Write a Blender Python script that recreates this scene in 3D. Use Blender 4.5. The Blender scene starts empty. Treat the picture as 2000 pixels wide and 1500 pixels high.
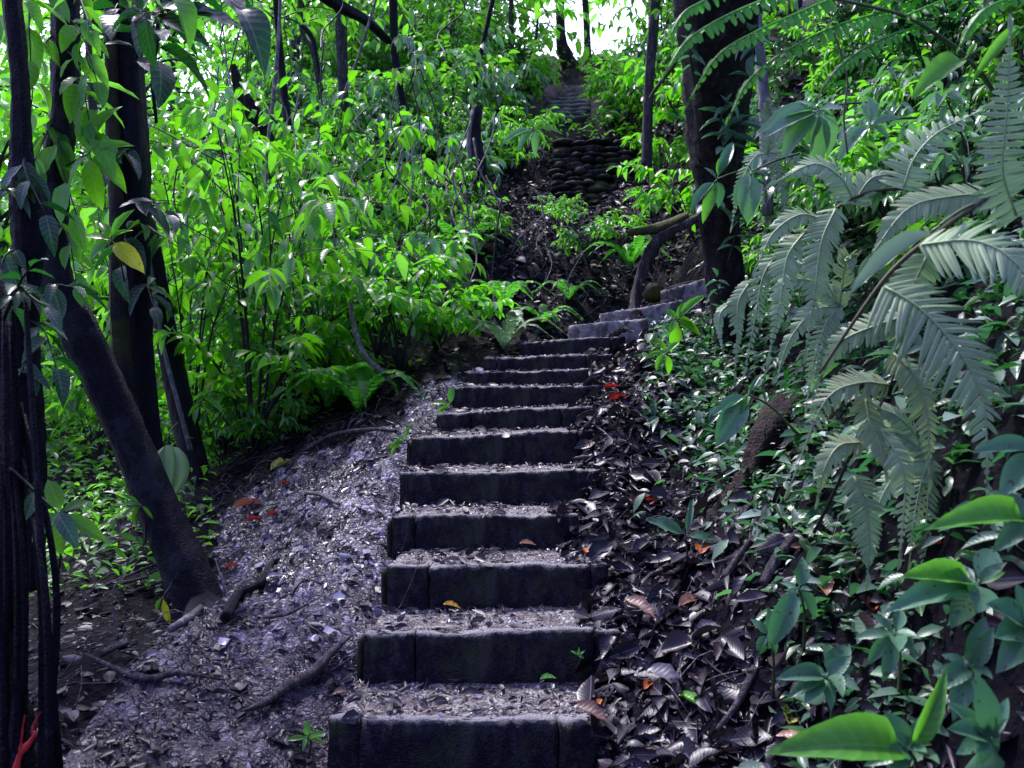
import bpy, math, random
import numpy as np
from mathutils import Vector

R = random.Random(11)
NR = np.random.RandomState(5)
F = 1664.0
EYE = 1.5
scene = bpy.context.scene
col = scene.collection

def at(px, py, Y):
    return np.array([(px - 1000) * Y / F, Y, EYE + (750 - py) * Y / F])

def nz(v):
    v = np.asarray(v, float)
    return v / (np.linalg.norm(v) + 1e-9)

# ------------------------------------------------------------------ materials
class NT:
    def __init__(s, name):
        m = bpy.data.materials.new(name); m.use_nodes = True
        s.m = m; s.t = m.node_tree; s.t.nodes.clear()
        s.out = s.t.nodes.new('ShaderNodeOutputMaterial')
    def n(s, kind, **kw):
        nd = s.t.nodes.new(kind)
        for k, v in kw.items():
            if k.startswith('i_'):
                key = k[2:].replace('_', ' ')
                nd.inputs[key].default_value = v
            else: setattr(nd, k, v)
        return nd
    def l(s, a, b): s.t.links.new(a, b)
    def ramp(s, cols, fac=None, mode='LINEAR'):
        nd = s.n('ShaderNodeValToRGB'); cr = nd.color_ramp; cr.interpolation = mode
        while len(cr.elements) > 1: cr.elements.remove(cr.elements[-1])
        cr.elements[0].position = cols[0][0]; cr.elements[0].color = (*cols[0][1], 1)
        for p, c in cols[1:]:
            e = cr.elements.new(p); e.color = (*c, 1)
        if fac is not None: s.l(fac, nd.inputs[0])
        return nd.outputs[0]
    def math(s, op, a, b=None, c=None):
        nd = s.n('ShaderNodeMath', operation=op)
        for i, v in enumerate((a, b, c)):
            if v is None: continue
            if isinstance(v, (int, float)): nd.inputs[i].default_value = v
            else: s.l(v, nd.inputs[i])
        return nd.outputs[0]
    def mix(s, fac, a, b, bt='MIX'):
        nd = s.n('ShaderNodeMix', data_type='RGBA', blend_type=bt)
        for i, v in ((0, fac), (6, a), (7, b)):
            if isinstance(v, (int, float)): nd.inputs[i].default_value = v
            elif isinstance(v, tuple): nd.inputs[i].default_value = (*v, 1)
            else: s.l(v, nd.inputs[i])
        return nd.outputs[2]
    def noise(s, scale, detail=4, vec=None, rough=.55):
        nd = s.n('ShaderNodeTexNoise'); nd.inputs['Scale'].default_value = scale
        nd.inputs['Detail'].default_value = detail; nd.inputs['Roughness'].default_value = rough
        if vec is not None: s.l(vec, nd.inputs['Vector'])
        return nd.outputs[0]

def leaf_mat(name, cols, trans, tfac=.4, rough=.38, veins=0, spots=0.0, spec=.5, mid=(.25, .4, .15), colvar=.35, vstr=.3):
    N = NT(name)
    geo = N.n('ShaderNodeNewGeometry'); tc = N.n('ShaderNodeTexCoord')
    k = len(cols)
    base = N.ramp([(i / max(1, k - 1), c) for i, c in enumerate(cols)], geo.outputs['Random Per Island'])
    nv = N.noise(9, 3, tc.outputs['Object'])
    dark = N.mix(1.0, base, (.25, .3, .34), 'MULTIPLY')
    base = N.mix(N.math('MULTIPLY', nv, colvar * 1.6), base, dark)
    uv = N.n('ShaderNodeSeparateXYZ'); N.l(tc.outputs['UV'], uv.inputs[0])
    du = N.math('ABSOLUTE', N.math('SUBTRACT', uv.outputs[0], .5))
    midm = N.math('LESS_THAN', du, .035)
    base = N.mix(N.math('MULTIPLY', midm, .55), base, mid)
    bumph = None
    if veins:
        w = N.math('SINE', N.math('MULTIPLY', N.math('SUBTRACT', uv.outputs[1], N.math('MULTIPLY', du, .45)), veins * 6.283))
        vm = N.math('POWER', N.math('MULTIPLY', N.math('ADD', w, 1.0), .5), 6.0)
        base = N.mix(N.math('MULTIPLY', vm, vstr), base, mid)
        bumph = N.math('SUBTRACT', N.math('MULTIPLY', w, vstr * 3), N.math('MULTIPLY', midm, 2.0))
    if spots:
        sp = N.noise(60, 2, tc.outputs['Object'])
        sm = N.math('GREATER_THAN', sp, 1 - spots)
        base = N.mix(sm, base, (.05, .03, .015))
    ob = N.n('ShaderNodeObjectInfo')
    hsv = N.n('ShaderNodeHueSaturation')
    N.l(base, hsv.inputs['Color'])
    N.l(N.math('ADD', N.math('MULTIPLY', ob.outputs['Random'], .5), .75), hsv.inputs['Value'])
    base = hsv.outputs[0]
    p = N.n('ShaderNodeBsdfPrincipled'); N.l(base, p.inputs['Base Color'])
    p.inputs['Roughness'].default_value = rough
    p.inputs['Specular IOR Level'].default_value = spec
    N.l(N.math('ADD', N.math('MULTIPLY', N.noise(35, 2, tc.outputs['Object']), .35), rough - .17), p.inputs['Roughness'])
    if bumph is not None:
        b = N.n('ShaderNodeBump'); b.inputs['Strength'].default_value = .09; b.inputs['Distance'].default_value = .004
        N.l(bumph, b.inputs['Height']); N.l(b.outputs[0], p.inputs['Normal'])
    tr = N.n('ShaderNodeBsdfTranslucent')
    tcol = N.mix(.3, (*trans,), base)
    N.l(N.mix(N.math('MULTIPLY', nv, .7), tcol, N.mix(1.0, tcol, (.5, .7, .5), 'MULTIPLY')), tr.inputs[0])
    ms = N.n('ShaderNodeMixShader'); ms.inputs[0].default_value = tfac
    N.l(p.outputs[0], ms.inputs[1]); N.l(tr.outputs[0], ms.inputs[2])
    N.l(ms.outputs[0], N.out.inputs[0])
    return N.m

def bark_mat(name, c1, c2, moss=.0, mosscol=(.05, .08, .012), scale=9, patch=None):
    N = NT(name); tc = N.n('ShaderNodeTexCoord'); mp = N.n('ShaderNodeMapping')
    N.l(tc.outputs['Object'], mp.inputs[0]); mp.inputs['Scale'].default_value = (1, 1, .25)
    a = N.noise(scale * 3, 8, mp.outputs[0], .65); b = N.noise(scale * .35, 4, tc.outputs['Object'])
    c = N.ramp([(.35, c1), (.5, tuple((x + y) * .4 for x, y in zip(c1, c2))), (.68, tuple(x * 1.7 for x in c2))], N.math('ADD', N.math('MULTIPLY', a, .7), N.math('MULTIPLY', N.noise(scale * .8, 5, tc.outputs['Object']), .3)))
    lf = N.ramp([(.6, (0, 0, 0)), (.66, (.55, .55, .55))], N.noise(scale * 2.2, 7, tc.outputs['Object'], .7))
    c = N.mix(lf, c, tuple(min(.3, x * 4 + .015) for x in c2))
    if patch:
        c = N.mix(N.ramp([(.53, (0, 0, 0)), (.6, (.8, .8, .8))], N.noise(5, 5, tc.outputs['Object'])), c, patch)
    if moss:
        c = N.mix(N.ramp([(1 - moss - .1, (0, 0, 0)), (1 - moss + .08, (.9, .9, .9))], b), c, mosscol)
    p = N.n('ShaderNodeBsdfPrincipled'); N.l(c, p.inputs['Base Color'])
    N.l(N.math('ADD', N.math('MULTIPLY', b, .5), .35), p.inputs['Roughness']); p.inputs['Specular IOR Level'].default_value = .22
    bp = N.n('ShaderNodeBump'); bp.inputs['Strength'].default_value = .9; bp.inputs['Distance'].default_value = .04
    N.l(N.math('ADD', a, N.math('MULTIPLY', N.noise(scale * 12, 4, tc.outputs['Object']), .5)), bp.inputs['Height'])
    N.l(bp.outputs[0], p.inputs['Normal']); N.l(p.outputs[0], N.out.inputs[0])
    return N.m

def soil_mat():
    N = NT('wet_soil'); tc = N.n('ShaderNodeTexCoord')
    a = N.noise(6, 8, tc.outputs['Object'], .65); b = N.noise(45, 6, tc.outputs['Object'], .7)
    v = N.n('ShaderNodeTexVoronoi'); v.inputs['Scale'].default_value = 30; N.l(tc.outputs['Object'], v.inputs['Vector'])
    c = N.ramp([(.3, (.0015, .001, .006)), (.55, (.004, .003, .008)), (.8, (.014, .008, .012))], b)
    c = N.mix(N.ramp([(.45, (0, 0, 0)), (.65, (.8, .8, .8))], a), c, (.005, .004, .01))
    at_ = N.n('ShaderNodeAttribute', attribute_name='trodden')
    c = N.mix(N.math('MULTIPLY', at_.outputs['Fac'], N.ramp([(.45, (.0, .0, .0)), (.62, (1, 1, 1))], N.noise(9, 9, tc.outputs['Object'], .75))), c, (.28, .25, .38))
    p = N.n('ShaderNodeBsdfPrincipled'); N.l(c, p.inputs['Base Color']); N.l(N.math('ADD', N.math('MULTIPLY', at_.outputs['Fac'], .8), .1), p.inputs['Specular IOR Level'])
    N.l(N.math('SUBTRACT', N.math('ADD', N.math('MULTIPLY', a, .6), .25), N.math('MULTIPLY', at_.outputs['Fac'], .33)), p.inputs['Roughness'])
    bp = N.n('ShaderNodeBump'); bp.inputs['Strength'].default_value = 1; bp.inputs['Distance'].default_value = .03
    N.l(N.math('ADD', b, N.math('MULTIPLY', v.outputs[0], .5)), bp.inputs['Height']); N.l(bp.outputs[0], p.inputs['Normal'])
    N.l(p.outputs[0], N.out.inputs[0]); return N.m

def riser_mat(name='weathered_board', c1=(.004, .003, .01), c2=(.012, .009, .02), c3=(.07, .058, .075)):
    N = NT(name); tc = N.n('ShaderNodeTexCoord'); mp = N.n('ShaderNodeMapping')
    N.l(tc.outputs['Object'], mp.inputs[0]); mp.inputs['Scale'].default_value = (1, 1, .6)
    st = N.noise(26, 6, mp.outputs[0], .6); bl = N.noise(7, 6, tc.outputs['Object'], .7); fi = N.noise(120, 4, tc.outputs['Object'])
    c = N.ramp([(.38, c1), (.5, c2), (.66, c3)], N.math('ADD', N.math('ADD', N.math('MULTIPLY', st, .4), N.math('MULTIPLY', bl, .35)), N.math('MULTIPLY', fi, .25)))
    mossm = N.ramp([(.5, (0, 0, 0)), (.62, (.75, .75, .75))], N.noise(5.5, 7, tc.outputs['Object'], .65))
    c = N.mix(mossm, c, (.035, .045, .022))
    c = N.mix(N.ramp([(.55, (0, 0, 0)), (.63, (.7, .7, .7))], N.noise(11, 7, mp.outputs[0], .7)), c, (.06, .05, .065))
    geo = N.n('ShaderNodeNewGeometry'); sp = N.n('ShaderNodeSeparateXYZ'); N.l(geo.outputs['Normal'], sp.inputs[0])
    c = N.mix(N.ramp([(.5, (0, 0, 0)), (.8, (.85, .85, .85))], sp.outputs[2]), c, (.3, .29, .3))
    p = N.n('ShaderNodeBsdfPrincipled'); N.l(c, p.inputs['Base Color']); p.inputs['Roughness'].default_value = .6; p.inputs['Specular IOR Level'].default_value = .2
    bp = N.n('ShaderNodeBump'); bp.inputs['Strength'].default_value = 1; bp.inputs['Distance'].default_value = .014
    N.l(N.math('ADD', N.math('ADD', st, fi), bl), bp.inputs['Height']); N.l(bp.outputs[0], p.inputs['Normal'])
    N.l(p.outputs[0], N.out.inputs[0]); return N.m

def gravel_mat():
    N = NT('gravelly_tread'); tc = N.n('ShaderNodeTexCoord')
    v = N.n('ShaderNodeTexVoronoi'); v.inputs['Scale'].default_value = 95; N.l(tc.outputs['Object'], v.inputs['Vector'])
    a = N.noise(10, 7, tc.outputs['Object'], .7); b = N.noise(60, 5, tc.outputs['Object'])
    sep = N.n('ShaderNodeSeparateColor'); N.l(v.outputs['Color'], sep.inputs[0])
    c = N.ramp([(0, (.05, .045, .055)), (.45, (.17, .155, .16)), (.8, (.3, .28, .27)), (1, (.5, .48, .45))], sep.outputs[0])
    c = N.mix(N.ramp([(.42, (0, 0, 0)), (.62, (.9, .9, .9))], a), c, (.03, .024, .036))
    c = N.mix(N.ramp([(.5, (0, 0, 0)), (.7, (.55, .55, .55))], N.noise(5, 4, tc.outputs['Object'])), c, (.13, .07, .055))
    p = N.n('ShaderNodeBsdfPrincipled'); N.l(c, p.inputs['Base Color']); p.inputs['Roughness'].default_value = .5
    bp = N.n('ShaderNodeBump'); bp.inputs['Strength'].default_value = 1; bp.inputs['Distance'].default_value = .01
    N.l(N.math('SUBTRACT', b, v.outputs[0]), bp.inputs['Height']); N.l(bp.outputs[0], p.inputs['Normal'])
    N.l(p.outputs[0], N.out.inputs[0]); return N.m

def dead_mat(name, cols, rough=.3, tf=.12, spec=.4):
    return leaf_mat(name, cols, (.12, .09, .12), .06, rough, veins=9, spec=spec, mid=(.2, .18, .24), colvar=.8, vstr=.1)

def plain_mat(name, c, rough=.5, c2=None, scale=20):
    N = NT(name); tc = N.n('ShaderNodeTexCoord')
    a = N.noise(scale, 5, tc.outputs['Object'])
    cc = N.ramp([(.3, c), (.7, c2 or tuple(x * .5 for x in c))], a)
    p = N.n('ShaderNodeBsdfPrincipled'); N.l(cc, p.inputs['Base Color']); p.inputs['Roughness'].default_value = rough
    bp = N.n('ShaderNodeBump'); bp.inputs['Strength'].default_value = .5; bp.inputs['Distance'].default_value = .005
    N.l(a, bp.inputs['Height']); N.l(bp.outputs[0], p.inputs['Normal'])
    N.l(p.outputs[0], N.out.inputs[0]); return N.m

G1, G2, G3 = (.018, .09, .012), (.04, .17, .012), (.09, .27, .015)
M = {}
M['leaf_mid'] = leaf_mat('leaf_mid', [(.005, .035, .014), (.05, .26, .014), (.015, .1, .02), (.18, .52, .014), (.005, .018, .012), (.42, .56, .42), (.1, .4, .014)], (.3, 1.0, .02), .5, .28, veins=7)  # pale grey-white entry paints sky glint on some leaves
M['leaf_bright'] = leaf_mat('leaf_bright', [(.06, .3, .012), (.2, .6, .01), (.1, .45, .01), (.45, .75, .01), (.03, .16, .02), (.5, .65, .45), (.14, .5, .01)], (.26, 1.0, .01), .5, .32, veins=7)  # palest entry is a glint put into the leaf colour
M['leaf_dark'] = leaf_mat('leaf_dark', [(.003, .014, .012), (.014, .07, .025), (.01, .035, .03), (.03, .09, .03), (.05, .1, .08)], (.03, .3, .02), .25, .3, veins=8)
M['leaf_grey_glint'] = leaf_mat('leaf_grey_glint', [(.1, .2, .14), (.34, .46, .42), (.06, .24, .06), (.55, .65, .64), (.05, .2, .04)], (.2, .7, .1), .3, .25, veins=8)  # grey-green leaves; palest entries are sky reflection painted into the base colour
M['leaf_far'] = leaf_mat('leaf_far', [(.04, .26, .014), (.2, .62, .014), (.1, .42, .014), (.5, .8, .03), (.04, .16, .05), (.75, .85, .75)], (.3, 1.0, .05), .55, .45)  # near-white entry: painted glint on far leaves
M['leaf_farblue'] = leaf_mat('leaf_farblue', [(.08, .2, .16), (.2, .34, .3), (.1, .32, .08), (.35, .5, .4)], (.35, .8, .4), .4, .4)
M['fern_grey'] = leaf_mat('fern_grey', [(.31, .46, .22), (.43, .56, .3), (.35, .49, .25), (.47, .59, .32)], (.2, .5, .25), .16, .42, spec=.4, mid=(.1, .13, .06), colvar=.25)
M['fern_yellow'] = leaf_mat('fern_yellow', [(.36, .5, .28), (.46, .56, .3), (.34, .48, .3), (.5, .58, .26)], (.35, .6, .15), .2, .45, spec=.4, mid=(.1, .12, .04), colvar=.25)
M['fern_green'] = leaf_mat('fern_green', [(.07, .26, .03), (.1, .34, .03), (.12, .38, .05), (.08, .3, .02)], (.25, 1.0, .08), .45, .4, mid=(.2, .4, .1))
M['leaf_near'] = leaf_mat('leaf_near', [(.04, .15, .08), (.12, .27, .16), (.05, .2, .08), (.22, .36, .26), (.02, .08, .05)], (.12, .5, .14), .25, .36, veins=9, spots=.34, mid=(.12, .24, .14), vstr=.18)
M['leaf_near_bright'] = leaf_mat('leaf_near_bright', [(.08, .32, .03), (.12, .42, .04)], (.3, .95, .08), .4, .4, veins=8, mid=(.2, .5, .1))
M['litter_pale'] = dead_mat('litter_pale', [(.02, .018, .05), (.3, .27, .42), (.66, .6, .8), (.1, .09, .17), (.8, .76, .9), (.008, .008, .03), (.4, .33, .42), (.52, .48, .66), (.03, .025, .06)], .22)
M['litter_dark'] = dead_mat('litter_dark', [(.003, .003, .01), (.018, .014, .036), (.006, .005, .016), (.034, .027, .06), (.025, .013, .02), (.009, .007, .022), (.06, .034, .038), (.005, .004, .014), (.012, .01, .026)], .36, spec=.3)
M['stem_green'] = plain_mat('stem_green', (.05, .1, .02), .5)
M['stem_dark'] = plain_mat('stem_dark', (.018, .015, .018), .6)
M['stem_brown'] = plain_mat('stem_brown', (.09, .075, .03), .6)
M['vine_pale'] = bark_mat('vine_pale', (.12, .11, .12), (.38, .36, .36), scale=20)
M['stick'] = bark_mat('stick', (.02, .016, .026), (.16, .135, .15), scale=18)
M['bark_dark'] = bark_mat('bark_dark', (.0015, .0015, .007), (.008, .007, .016), moss=.3, mosscol=(.012, .02, .008))
M['bark_lean'] = bark_mat('bark_lean', (.0015, .0015, .007), (.008, .007, .018), moss=.22, mosscol=(.01, .016, .008), patch=(.03, .03, .042))
M['bark_moss'] = bark_mat('bark_moss', (.006, .006, .01), (.02, .018, .022), moss=.44, mosscol=(.07, .08, .012))
M['bark_right'] = bark_mat('bark_right', (.004, .003, .008), (.045, .032, .042), moss=.3, mosscol=(.035, .032, .022))
M['bark_red'] = bark_mat('bark_red', (.006, .004, .008), (.03, .013, .013), moss=.4, mosscol=(.06, .075, .02))
M['bark_far'] = bark_mat('bark_far', (.02, .018, .028), (.09, .08, .085), moss=.25)
M['bark_pale'] = bark_mat('bark_pale', (.1, .1, .12), (.3, .29, .31))
M['soil'] = soil_mat(); M['riser'] = riser_mat(); M['gravel'] = gravel_mat()
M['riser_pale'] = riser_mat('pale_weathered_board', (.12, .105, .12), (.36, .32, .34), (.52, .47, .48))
M['stone'] = bark_mat('stone', (.006, .006, .01), (.06, .055, .055), moss=.42, mosscol=(.06, .07, .02), scale=6)
M['earth_side'] = bark_mat('earth_side', (.008, .007, .012), (.05, .045, .04), moss=.4, mosscol=(.03, .04, .012), scale=8)

# ------------------------------------------------------------------ mesh helpers
def tag(o, label=None, cat=None, group=None, kind=None):
    if label: o['label'] = label
    if cat: o['category'] = cat
    if group: o['group'] = group
    if kind: o['kind'] = kind
    return o

def empty(name, loc=(0, 0, 0), rz=0):
    o = bpy.data.objects.new(name, None); col.objects.link(o)
    o.empty_display_size = .1
    o.location = tuple(loc); o.rotation_euler = (0, 0, rz)
    return o

class MB:
    def __init__(s): s.v = []; s.f = []; s.uv = []; s.n = 0; s.tri = []
    def add(s, v, f, uv=None):
        v = np.asarray(v, float); f = np.asarray(f, int)
        s.v.append(v); s.uv.append(np.zeros((len(v), 2)) if uv is None else np.asarray(uv, float))
        s.f.append(f + s.n) if len(f) else None
        s.n += len(v)
    def build(s, name, mat, parent=None, smooth=True, loc=None, put=None):
        me = bpy.data.meshes.new(name)
        V = np.concatenate(s.v) if s.v else np.zeros((0, 3)); UV = np.concatenate(s.uv)
        if loc is not None: V = V - np.asarray(loc)
        loops = np.concatenate([f.reshape(-1) for f in s.f]); sizes = np.concatenate([np.full(len(f), f.shape[1]) for f in s.f])
        me.vertices.add(len(V)); me.vertices.foreach_set('co', V.reshape(-1).astype(np.float32))
        me.loops.add(len(loops)); me.loops.foreach_set('vertex_index', loops.astype(np.int32))
        me.polygons.add(len(sizes)); me.polygons.foreach_set('loop_start', (np.cumsum(sizes) - sizes).astype(np.int32))
        me.update(calc_edges=True)
        uvl = me.uv_layers.new(name='UVMap'); uvl.data.foreach_set('uv', UV[loops].reshape(-1).astype(np.float32))
        if smooth: me.polygons.foreach_set('use_smooth', np.ones(len(sizes), bool))
        me.materials.append(mat); me.validate()
        o = bpy.data.objects.new(name, me); col.objects.link(o)
        if parent is not None: o.parent = parent
        elif loc is not None: o.location = tuple(loc)
        elif put is not None: o.location = tuple(put)
        return o

def leaf_tpl(seg=4, fold=.25, droop=.25, wave=0.0, curl=0.0, p=.85, w=1.0):
    v = []; uv = []
    for i in range(seg + 1):
        t = i / seg
        hw = .5 * w * max(0, math.sin(math.pi * t ** p)) ** .8 if 0 < i < seg else 0
        z = -droop * t * t
        rows = (-1, 0, 1) if 0 < i < seg else (0,)
        for r in rows:
            x = r * hw; zz = z + abs(r) * hw * fold + (wave * math.sin(i * 2.6 + r * 2) if r else 0)
            if r: zz += curl * hw
            v.append((x, t, zz)); uv.append((.5 + .5 * r, t))
    tris = []; quads = []
    idx = lambda i, r: 0 if i == 0 else (1 + (seg - 1) * 3 if i == seg else 1 + (i - 1) * 3 + r)
    tris += [(0, idx(1, 1), idx(1, 0)), (0, idx(1, 2), idx(1, 1))]
    for i in range(1, seg - 1):
        for r in (0, 1): quads.append((idx(i, r), idx(i, r + 1), idx(i + 1, r + 1), idx(i + 1, r)))
    e = idx(seg, 0)
    tris += [(idx(seg - 1, 0), idx(seg - 1, 1), e), (idx(seg - 1, 1), idx(seg - 1, 2), e)]
    return np.array(v), np.array(tris), np.array(quads) if quads else np.zeros((0, 4), int), np.array(uv)

def lobe_tpl():
    rows = [(0, .56), (.35, .58), (.68, .5), (.88, .3)]
    v = []; uv = []
    for i, (t, w) in enumerate(rows):
        for r in (-1, 0, 1):
            v.append((r * w + .25 * t * t, t, -.12 * t * t + abs(r) * -.03)); uv.append((.5 + .3 * r, t))
    v.append((.33, 1.0, -.14)); uv.append((.5, 1))
    q = []
    for i in range(3):
        for r in (0, 1): q.append((i * 3 + r, i * 3 + r + 1, i * 3 + r + 4, i * 3 + r + 3))
    tr = [(9, 10, 12), (10, 11, 12)]
    return np.array(v), np.array(tr), np.array(q), np.array(uv)

TPL = [leaf_tpl(4, .3, .2), leaf_tpl(4, .1, .35, .015), leaf_tpl(4, .45, .1), leaf_tpl(4, .2, .5, .02)]
TPLN = [leaf_tpl(8, .3, .18, .012), leaf_tpl(8, .15, .35, .02), leaf_tpl(8, .35, .5, .015)]
TPLF = [leaf_tpl(2, .25, .2, p=.9), leaf_tpl(3, .1, .4)]
TPLD = [leaf_tpl(4, .3, -.12, .03, .1), leaf_tpl(4, -.3, .1, .04), leaf_tpl(3, .2, .1, .12, 0, .6), leaf_tpl(5, .1, .5, .03, .1, 1.3), leaf_tpl(5, .2, .2, .06, .1), leaf_tpl(4, .5, .05, .04, .1), leaf_tpl(5, -.2, -.15, .05)]
TPLP = [leaf_tpl(4, .12, -.04, .02, 0), leaf_tpl(4, -.15, .06, .03), leaf_tpl(3, .1, .05, .07, 0, .6), leaf_tpl(5, .05, .12, .03, 0, 1.2), leaf_tpl(3, -.1, 0, .05, 0, .7, .6)]
LOBE = lobe_tpl()

def batch(mb, tpl, P, D, Nn, L, W, mirror=None):
    """place copies of tpl: P base points, D direction (length axis), Nn normal hints"""
    v, tr, q, uv = tpl
    P = np.atleast_2d(P); n = len(P)
    D = D / (np.linalg.norm(D, axis=1, keepdims=True) + 1e-9)
    X = np.cross(D, Nn); X /= (np.linalg.norm(X, axis=1, keepdims=True) + 1e-9)
    Z = np.cross(X, D)
    if mirror is not None: X = X * mirror[:, None]
    L = np.broadcast_to(L, n); W = np.broadcast_to(W, n)
    V = (v[None, :, 0, None] * (X * W[:, None])[:, None, :] + v[None, :, 1, None] * (D * L[:, None])[:, None, :]
         + v[None, :, 2, None] * (Z * L[:, None])[:, None, :] + P[:, None, :])
    k = len(v)
    off = (np.arange(n) * k)[:, None, None]
    base = mb.n
    mb.v.append(V.reshape(-1, 3)); mb.uv.append(np.tile(uv, (n, 1))); mb.n += n * k
    mb.f.append((tr[None] + off).reshape(-1, 3) + base)
    if len(q): mb.f.append((q[None] + off).reshape(-1, 4) + base)

def batch_mix(mb, tpls, P, D, Nn, L, W):
    n = len(P); ch = NR.randint(0, len(tpls), n)
    L = np.broadcast_to(L, n); W = np.broadcast_to(W, n)
    for k, t in enumerate(tpls):
        m = ch == k
        if m.any(): batch(mb, t, P[m], D[m], Nn[m], L[m], W[m])

def spline(pts, n):
    pts = [np.asarray(p, float) for p in pts]
    if len(pts) == 2: return np.array([pts[0] * (1 - t) + pts[1] * t for t in np.linspace(0, 1, n)])
    P = [2 * pts[0] - pts[1]] + pts + [2 * pts[-1] - pts[-2]]
    out = []; m = len(pts) - 1
    for u in np.linspace(0, m, n):
        i = min(int(u), m - 1); t = u - i
        a, b, c, d = P[i], P[i + 1], P[i + 2], P[i + 3]
        out.append(.5 * ((2 * b) + (c - a) * t + (2 * a - 5 * b + 4 * c - d) * t * t + (3 * b - a - 3 * c + d) * t ** 3))
    return np.array(out)

def tube(mb, pts, rad, n=None, sides=7, rough=0.0, fr=3.0):
    n = n or max(2, len(pts) * 4)
    path = spline(pts, n)
    rr = np.interp(np.linspace(0, 1, n), np.linspace(0, 1, len(rad)), rad) if hasattr(rad, '__len__') else np.full(n, rad)
    T = np.gradient(path, axis=0); T /= np.linalg.norm(T, axis=1, keepdims=True) + 1e-9
    up = np.array([0, 0, 1.]) if abs(T[0][2]) < .8 else np.array([0, 1., 0])
    V = []; a0 = R.random() * 6; ph = [R.random() * 6 for _ in range(4)]
    X = nz(np.cross(T[0], up))
    for i in range(n):
        X = X - T[i] * np.dot(X, T[i]); X = nz(X); Yv = np.cross(T[i], X)
        for k in range(sides):
            a = k / sides * 2 * math.pi
            r = rr[i]
            if rough:
                r *= 1 + rough * (math.sin(3 * a + ph[0] + i * .12) * .45 + math.sin(5 * a + ph[1] - i * .17) * .35 + math.sin(i * .31 + ph[2]) * .2 + R.uniform(-.28, .28))
            V.append(path[i] + (X * math.cos(a) + Yv * math.sin(a)) * r)
    base = len(V); V.append(path[0]); V.append(path[-1])
    q = []; t3 = []
    for i in range(n - 1):
        for k in range(sides):
            q.append((i * sides + k, i * sides + (k + 1) % sides, (i + 1) * sides + (k + 1) % sides, (i + 1) * sides + k))
    for k in range(sides):
        t3.append((base, (k + 1) % sides, k)); t3.append((base + 1, (n - 1) * sides + k, (n - 1) * sides + (k + 1) % sides))
    nb = mb.n
    mb.v.append(np.array(V)); mb.uv.append(np.zeros((len(V), 2))); mb.n += len(V)
    mb.f.append(np.array(q) + nb); mb.f.append(np.array(t3) + nb)
    return path

low_seed = 0.0
def box(mb, c0, c1, cuts=(1, 1, 1), jit=0.0, frame=None, bev=0.0, chip=0.0):
    """box between local corners; frame = (origin, X, Y, Z)"""
    nx, ny, nzz = cuts
    c0 = np.array(c0, float); c1 = np.array(c1, float)
    ids = {}; V = []; Q = []
    def vid(i, j, k):
        if (i, j, k) in ids: return ids[(i, j, k)]
        t = np.array([i / nx, j / ny, k / nzz]); p = c0 + (c1 - c0) * t
        e = [(i in (0, nx)), (j in (0, ny)), (k in (0, nzz))]
        if bev and sum(e) >= 2:
            for ax in range(3):
                if e[ax]: p[ax] += bev * (.5 if (i, j, k)[ax] == 0 else -.5)
        if chip and k == nzz:
            p[2] += chip * (math.sin(p[0] * 9 + c1[2] * 50 + low_seed) + .6 * math.sin(p[0] * 23 + low_seed * 2))
            if j == 0 and R.random() < .22: p[2] -= R.uniform(.3, 2.2) * chip; p[1] += chip * R.uniform(0, 2.5)
        p = p + np.array([R.gauss(0, jit), R.gauss(0, jit), R.gauss(0, jit)])
        ids[(i, j, k)] = len(V)
        V.append(p if frame is None else frame[0] + frame[1] * p[0] + frame[2] * p[1] + frame[3] * p[2])
        return ids[(i, j, k)]
    for i in range(nx):
        for j in range(ny):
            Q.append((vid(i, j, 0), vid(i, j + 1, 0), vid(i + 1, j + 1, 0), vid(i + 1, j, 0)))
            Q.append((vid(i, j, nzz), vid(i + 1, j, nzz), vid(i + 1, j + 1, nzz), vid(i, j + 1, nzz)))
    for i in range(nx):
        for k in range(nzz):
            Q.append((vid(i, 0, k), vid(i + 1, 0, k), vid(i + 1, 0, k + 1), vid(i, 0, k + 1)))
            Q.append((vid(i, ny, k), vid(i, ny, k + 1), vid(i + 1, ny, k + 1), vid(i + 1, ny, k)))
    for j in range(ny):
        for k in range(nzz):
            Q.append((vid(0, j, k), vid(0, j, k + 1), vid(0, j + 1, k + 1), vid(0, j + 1, k)))
            Q.append((vid(nx, j, k), vid(nx, j + 1, k), vid(nx, j + 1, k + 1), vid(nx, j, k + 1)))
    mb.add(V, Q)

# ------------------------------------------------------------------ terrain
# steps: left px, left py, right px, right py, depth left, depth right (top front edge)
STEPS = [
    (638, 1408, 1218, 1404, 2.75, 2.75), (710, 1240, 1212, 1229, 3.1, 3.1), (755, 1106, 1188, 1102, 3.45, 3.45),
    (766, 1008, 1130, 1004, 3.8, 3.8), (780, 925, 1172, 918, 4.15, 4.15), (804, 856, 1162, 838, 4.5, 4.53),
    (852, 809, 1165, 791, 4.85, 4.9), (887, 756, 1182, 752, 5.2, 5.22), (914, 728, 1190, 720, 5.55, 5.58),
    (944, 699, 1196, 690, 5.9, 5.93), (1018, 669, 1222, 655, 6.3, 6.3), (1110, 637, 1267, 620, 6.75, 6.7),
    (1172, 613, 1334, 586, 7.2, 7.15), (1290, 568, 1386, 541, 7.7, 7.6)]
SL = np.array([at(s[0], s[1], s[4]) for s in STEPS]); SR = np.array([at(s[2], s[3], s[5]) for s in STEPS])
SC = (SL + SR) / 2
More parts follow.
